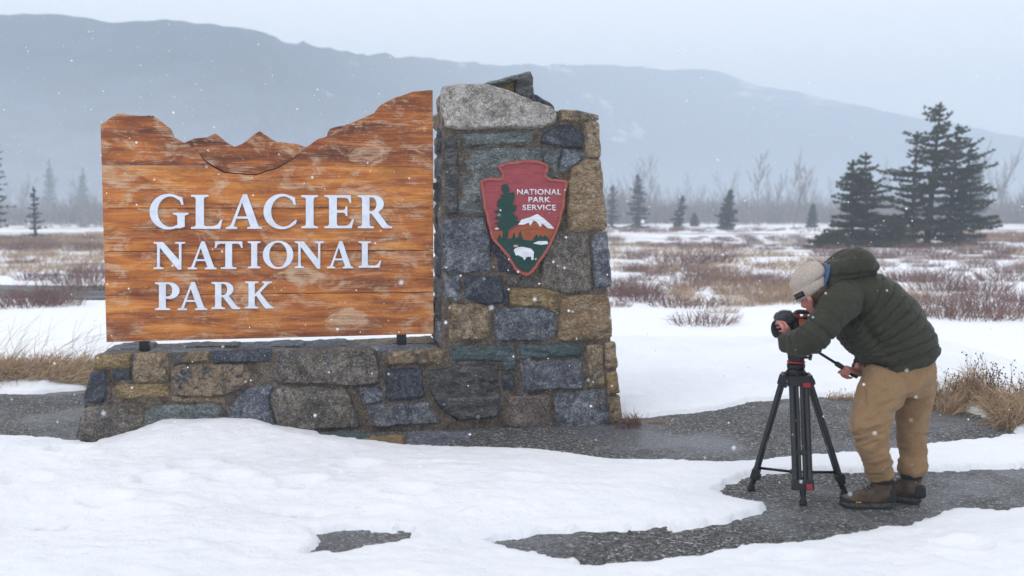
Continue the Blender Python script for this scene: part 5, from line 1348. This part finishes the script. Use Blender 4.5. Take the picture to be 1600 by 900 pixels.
bare_tree(1030, 165, 285, 2, 'faint leafless tree between the two conical far spruces', GB)
bare_tree(30, 120, 268, 4, 'leafless tree in the haze at far left', GB)
# the far wood behind them, one hazy mass
acc = []; rg = np.random.default_rng(77)
for k in range(170):
    px = rg.uniform(-150, 1750) if k % 3 else rg.uniform(950, 1650); Y = rg.uniform(140, 255 if px < 800 else 400); px_ = rg.uniform(-150, 1750) if k % 3 else rg.uniform(950, 1650); x = at(px, 330, Y).x; H = rg.uniform(5, 12) * (.75 if px < 700 else 1); W = BTD[k % 5] * (H / 9.5); a = rg.uniform(0, 6.28)
    W = np.stack([W[:, 0] * math.cos(a) - W[:, 1] * math.sin(a), W[:, 0] * math.sin(a) + W[:, 1] * math.cos(a), W[:, 2]], 1); acc.append(W + np.array([x, Y, gz(x, Y) - .1]))
THK = [shrub_mesh(700 + i, 60, .6, .5, .007) for i in range(3)]
for k in range(520):
    px = rg.uniform(-150, 1750) if k % 3 else rg.uniform(950, 1650); Y = rg.uniform(125, 250); x = at(px, 330, Y).x
    acc.append(THK[k % 3] * (rg.uniform(3, 8) * np.array([1, 1, rg.uniform(.8, 1.5)])) + np.array([x, Y, gz(x, Y) - .1]))
tag(tris_obj('distant_wood', np.concatenate(acc), 'bare_twig'), 'hazy leafless wood at the foot of the mountain', 'wood', kind='stuff')

# ================================================================== SHRUBS AND GRASS
SM = []
for i in range(6):
    V = shrub_mesh(300 + i, h=(.5, .62, .45, .55, .7, .4)[i]); me_o = from_arrays('low_shrub', V, np.arange(len(V)).reshape(-1, 3), 'shrub_twig'); SM.append(me_o.data); bpy.data.objects.remove(me_o)
GM = []
for i in range(3):
    rg = np.random.default_rng(400 + i); n = 150; a = rg.uniform(0, 6.28, n); r = np.sqrt(rg.random(n)) * .3; P = np.stack([np.cos(a) * r * 1.4, np.sin(a) * r, np.full(n, -.02)], 1)
    D = unit(np.stack([np.cos(a) * r * 1.3 + rg.normal(0, .3, n), np.sin(a) * r * 1.3 + rg.normal(0, .3, n), np.full(n, .7)], 1)); V = ribbon(P, D, rg.uniform(.25, .5, n), np.full(n, .004), rg, .3, .35).reshape(-1, 3)
    me_o = from_arrays('grass_tuft', V, np.arange(len(V)).reshape(-1, 3), 'dry_grass'); GM.append(me_o.data); bpy.data.objects.remove(me_o)
def hidden(px, py): return 150 < px < 948 and py > 180
rr = random.Random(9); cnt = 0; spots = []
def plant(name, me, x, y, s, label, group, cat, zs=1.0):
    o = bpy.data.objects.new(name, me); COL.objects.link(o); o.location = (x, y, (gz(x, y) if (abs(x) > 5.3 or y > 12.8) else max(SN(x, y), 0))); o.scale = (s * rr.uniform(.9, 1.3), s, s * zs * rr.uniform(.85, 1.15)); o.rotation_euler = (0, 0, rr.uniform(-.5, .5) + (math.pi if rr.random() < .5 else 0)); tag(o, label, cat, group)
def zone(px, py, what='reddish-brown leafless low shrub'):
    if px < 200: return what + ' in the meadow left of the sign board'
    near = 'nearer' if py > 425 else 'farther'
    if px < 1230: return what + ' in the ' + near + ' meadow between pillar and videographer'
    return what + ' in the ' + near + ' meadow behind and right of the videographer'
SG = 'low reddish shrubs across the meadow'
for (px, py, s) in ((1450, 492, 1.1), (1505, 497, 1.25), (1545, 488, 1.0), (1590, 497, 1.2), (1470, 455, 1.3), (1530, 455, 1.3), (1575, 440, 1.3), (1210, 470, .8), (1235, 452, 1.2), (1000, 458, .9), (965, 462, .9), (1205, 440, 1.1), (1120, 445, 1.0), (1060, 418, 1.4), (1110, 412, 1.4), (1010, 425, 1.2), (1420, 440, 1.2), (30, 478, 1.1), (60, 472, 1.1), (95, 475, .9), (140, 452, 1.2), (120, 440, 1.2), (150, 425, 1.3)):
    p = gnd(px, py, .05); plant('low_shrub', SM[rr.randrange(6)], p.x, p.y, s * .85, {1590: 'large reddish shrub on the snow cut by the right picture edge', 1210: 'small reddish shrub on the snow edge just left of the knitted hat', 965: 'reddish shrub on the snow edge touching the stone pillar outline'}.get(px) or zone(px, py), SG, 'shrub', .8); cnt += 1
tries = 0
while cnt < 215 and tries < 20000:
    tries += 1
    py = rr.uniform(372, 478); px = rr.uniform(955, 1650) if rr.random() < .82 else rr.uniform(-40, 150)
    p = gnd(px, py, .05)
    dn = vnoise(np.array([[p.x * .22, p.y * .13, 0]]), 5)[0] + .35 * vnoise(np.array([[p.x * .7, p.y * .5, 3]]), 6)[0]
    lim = .12 if py < 440 else .5
    if px < 160 and 440 < py < 478: continue
    if dn < lim - .25 or hidden(px, py): continue
    if any(abs(px - a_) < 2.4 * (py - 335) * .32 and abs(py - b_) < .05 * (py - 330) for a_, b_ in spots): continue
    spots.append((px, py))
    plant('low_shrub', SM[rr.randrange(6)], p.x, p.y, rr.uniform(.45, 1.0), zone(px, py), SG, 'shrub', .75); cnt += 1
GL_ = 'small tuft of dry tan grass poking through the meadow snow'
for k in range(70):
    for _ in range(40):
        py = rr.uniform(372, 478); px = rr.uniform(955, 1650) if rr.random() < .75 else rr.uniform(-40, 150); p = gnd(px, py, .05)
        if px < 160 and 440 < py < 476: continue
        if vnoise(np.array([[p.x * .2 + 40, p.y * .12, 0]]), 8)[0] > .1: break
    plant('grass_tuft', GM[rr.randrange(3)], p.x, p.y, rr.uniform(.5, .95), zone(px, py, 'dry tan grass tuft'), 'dry grass tufts across the meadow', 'grass tuft')
for px, py, s, lb in ((1098, 506, .8, 'wispy tuft of dry grass alone on the open snow, left of the video camera'), (1132, 488, .55, 'smaller wispy tuft of grass on the snow just above the lone tuft'), (1000, 462, .8, 'grass tuft on the snow edge next to the pillar')):
    p = gnd(px, py, .05); plant('grass_tuft', SM[2] if s > .6 else GM[1], p.x, p.y, s, lb, None, 'grass tuft', .8)
# far brush and tan grass, too many and too small to count
def scatter(temps, n, ylo, yhi, seed, sc, lo, fl):
    rg = np.random.default_rng(seed); k = n * 12; Y = ylo * (yhi / ylo) ** rg.random(k); px = rg.uniform(-200, 1800, k); x = (px - 800) / F * Y
    ok = ~((Y < 150) & (px > 200) & (px < 900)) & (vnoise(np.stack([x * .06 * fl, Y * .035 * fl, np.ones(k)], 1), seed) >= lo)
    x, Y = x[ok][:n], Y[ok][:n]; z = ground_z(x, Y)
    return np.concatenate([temps[int(rg.integers(len(temps)))] * (sc * rg.uniform(.7, 1.4)) + np.array([x[i], Y[i], z[i]]) for i in range(len(x))])
lowS = [shrub_mesh(500 + i, 26, .6, .8, .022) for i in range(3)]
tag(tris_obj('far_brush', scatter(lowS, 620, 42, 140, 5, .55, .05, 1.0), 'shrub_twig'), 'reddish-brown brush covering the far meadow below the treeline', 'brush', kind='stuff')
lowG = []
for i in range(3):
    rg = np.random.default_rng(520 + i); n = 60; a = rg.uniform(0, 6.28, n); r = np.sqrt(rg.random(n)) * .8; P = np.stack([np.cos(a) * r * 1.5, np.sin(a) * r, np.full(n, -.02)], 1); D = unit(np.stack([rg.normal(0, .35, n), rg.normal(0, .35, n), np.full(n, 1.0)], 1)); lowG.append(ribbon(P, D, rg.uniform(.2, .45, n), np.full(n, .014), rg, .3, .2).reshape(-1, 3))
tag(tris_obj('meadow_grass', np.concatenate([scatter(lowG, 300, 28, 75, 12, .55, .20, .8), scatter(lowG, 380, 50, 85, 14, .7, .1, 1.2)]), 'dry_grass'), 'tan dry grass in drifts across the far meadow', 'grass', kind='stuff')

# dry grass banks by the path
def bank(name, n, spot, lean, lo, hi, w, seed, label, grav=.5):
    rg = np.random.default_rng(seed); G = np.array([tuple(gnd(*spot(rg), .03)) for _ in range(n)])
    zs = np.where(np.abs(G[:, 0]) < 5.3, np.maximum(snow_z(G[:, 0], G[:, 1]), 0) - .01, ground_z(G[:, 0], G[:, 1]))
    P = np.stack([G[:, 0], G[:, 1], zs], 1); cl = fbm(P * 2.2, seed, 2)[:, None] * np.array([[1.0, .6, 0]]); D = unit(np.array(lean) + cl + rg.normal(0, .35, (n, 3)))
    D[:, 2] = np.abs(D[:, 2]) + .12; D = unit(D); L = rg.uniform(lo, hi, n) * (1 + .35 * fbm(P * 3, seed + 3, 2))
    tag(tris_obj(name, ribbon(P, D, L, np.full(n, w), rg, .28, grav).reshape(-1, 3), 'dry_grass'), label, 'grass', kind='stuff')
def right_bank(rg):
    t = rg.random() ** .9; x = 1448 + 230 * t; edge = 628 + 56 * t + (10 * math.sin(t * 14)); return x, edge - 2 - abs(rg.normal(0, 13)) * (.6 + t)
def right_strip(rg): t = rg.random(); return 1290 + 170 * t, 620 - abs(rg.normal(0, 2.5)) + 6 * max(0, t - .7)
bank('dry_grass', 5200, right_bank, (-.15, -.15, .75), .14, .36, .0028, 31, 'tan matted dry grass along the path edge at far right')
bank('dry_grass', 500, right_strip, (.3, -.1, .5), .05, .13, .003, 33, 'thin fringe of tan grass at the path edge behind the legs')
def left_bank(rg): x = rg.uniform(-90, 150); return x, 604 - abs(rg.normal(0, 11))
bank('dry_grass', 4200, left_bank, (.55, -.15, .45), .12, .30, .0030, 32, 'tan matted dry grass left of the stone base', .5)
def left_wisp(rg): x = rg.uniform(-60, 170); return x, rg.uniform(535, 600)
bank('dry_grass', 90, left_wisp, (.55, 0, .8), .35, .75, .0022, 35, 'long single stalks of dry grass arching over the snow at left', .25)
def corner(rg): return 985 + rg.normal(0, 9), 657 + abs(rg.normal(0, 3))
bank('dry_grass', 260, corner, (.15, -.2, .6), .08, .26, .0028, 36, 'dark reddish tuft of dead grass against the right foot of the pillar', .3)
bpy.data.objects['dry_grass.004'].data.materials[0] = M['shrub_twig']
def cor2(rg): return rg.uniform(960, 1045), 657 - rg.uniform(0, 3)
bank('dry_grass', 240, cor2, (.2, -.2, .3), .03, .09, .003, 37, 'short dead grass along the snow edge right of the pillar', .4)
# tall seed-headed weeds over the right grass bank
for k, (px, py, h) in enumerate(((1507, 640, .46), (1530, 634, .40), (1548, 642, .36), (1566, 640, .42), (1584, 648, .44), (1478, 628, .26), (1600, 652, .40))):
    rg = np.random.default_rng(600 + k); p = gnd(px, py, .03); segs = []; heads = []; b = np.array(p)
    for j in range(4):
        d = unit(np.array([rg.normal(.12, .22), rg.normal(0, .2), 1.0])); c = b.copy(); L = h * rg.uniform(.7, 1.1)
        for i in range(5):
            d = unit(d + rg.normal(0, .10, 3)); nx = c + d * L / 5; segs.append((c, nx, .0022, .0018)); c = nx
            if i > 1:
                for _ in range(2):
                    o = unit(d * .5 + rg.normal(0, .6, 3)); e2 = c + o * rg.uniform(.02, .06); segs.append((c, e2, .0014, .001)); heads.append(e2)
        heads.append(c)
    root = empty('dry_weed', tuple(b), 'dry dark seed-headed weed, ' + ('second', 'third', 'fourth', 'fifth', 'sixth', 'first', 'last')[k] + ' from the trousers along the right grass bank', 'weed', 'seed-headed weeds at the right path edge')
    tris_obj('stem', prisms(segs, 3), 'weed', root); mb = MB()
    for e2 in heads: mb.ball(e2, .006, .006, .008, None, 5, 4)
    tag(build('seed_head', mb, 'weed', root), kind='stuff')

# ================================================================== FALLING SNOW
rg = np.random.default_rng(8); n = 6000
Y = 2.6 + 22 * rg.random(n) ** .8; X = rg.uniform(-.62, .62, n) * Y; Z = rg.uniform(.05, 1, n) * np.minimum(.3 + .5 * Y, 7.0)
k = Z > .15
P = np.stack([X, Y, Z], 1)[k]; r = (.0015 + .0045 * rg.random(len(P)) ** 2.2) * (1 + .03 * P[:, 1]); 
oc = np.array([[1, 0, 0], [-1, 0, 0], [0, 1, 0], [0, -1, 0], [0, 0, 1], [0, 0, -1]], float); of = np.array([[0, 2, 4], [2, 1, 4], [1, 3, 4], [3, 0, 4], [2, 0, 5], [1, 2, 5], [3, 1, 5], [0, 3, 5]])
ok = np.ones(len(P), bool)
W = (P[:, None, :] + oc[None] * r[:, None, None] * rg.uniform(.7, 1.3, (len(P), 6, 1))).reshape(-1, 3); Fc = (of[None] + 6 * np.arange(len(P))[:, None, None]).reshape(-1, 3)
tag(from_arrays('falling_snow', W, Fc, 'flake', smooth=True), 'white snowflakes drifting through the air', 'snowflakes', kind='stuff')
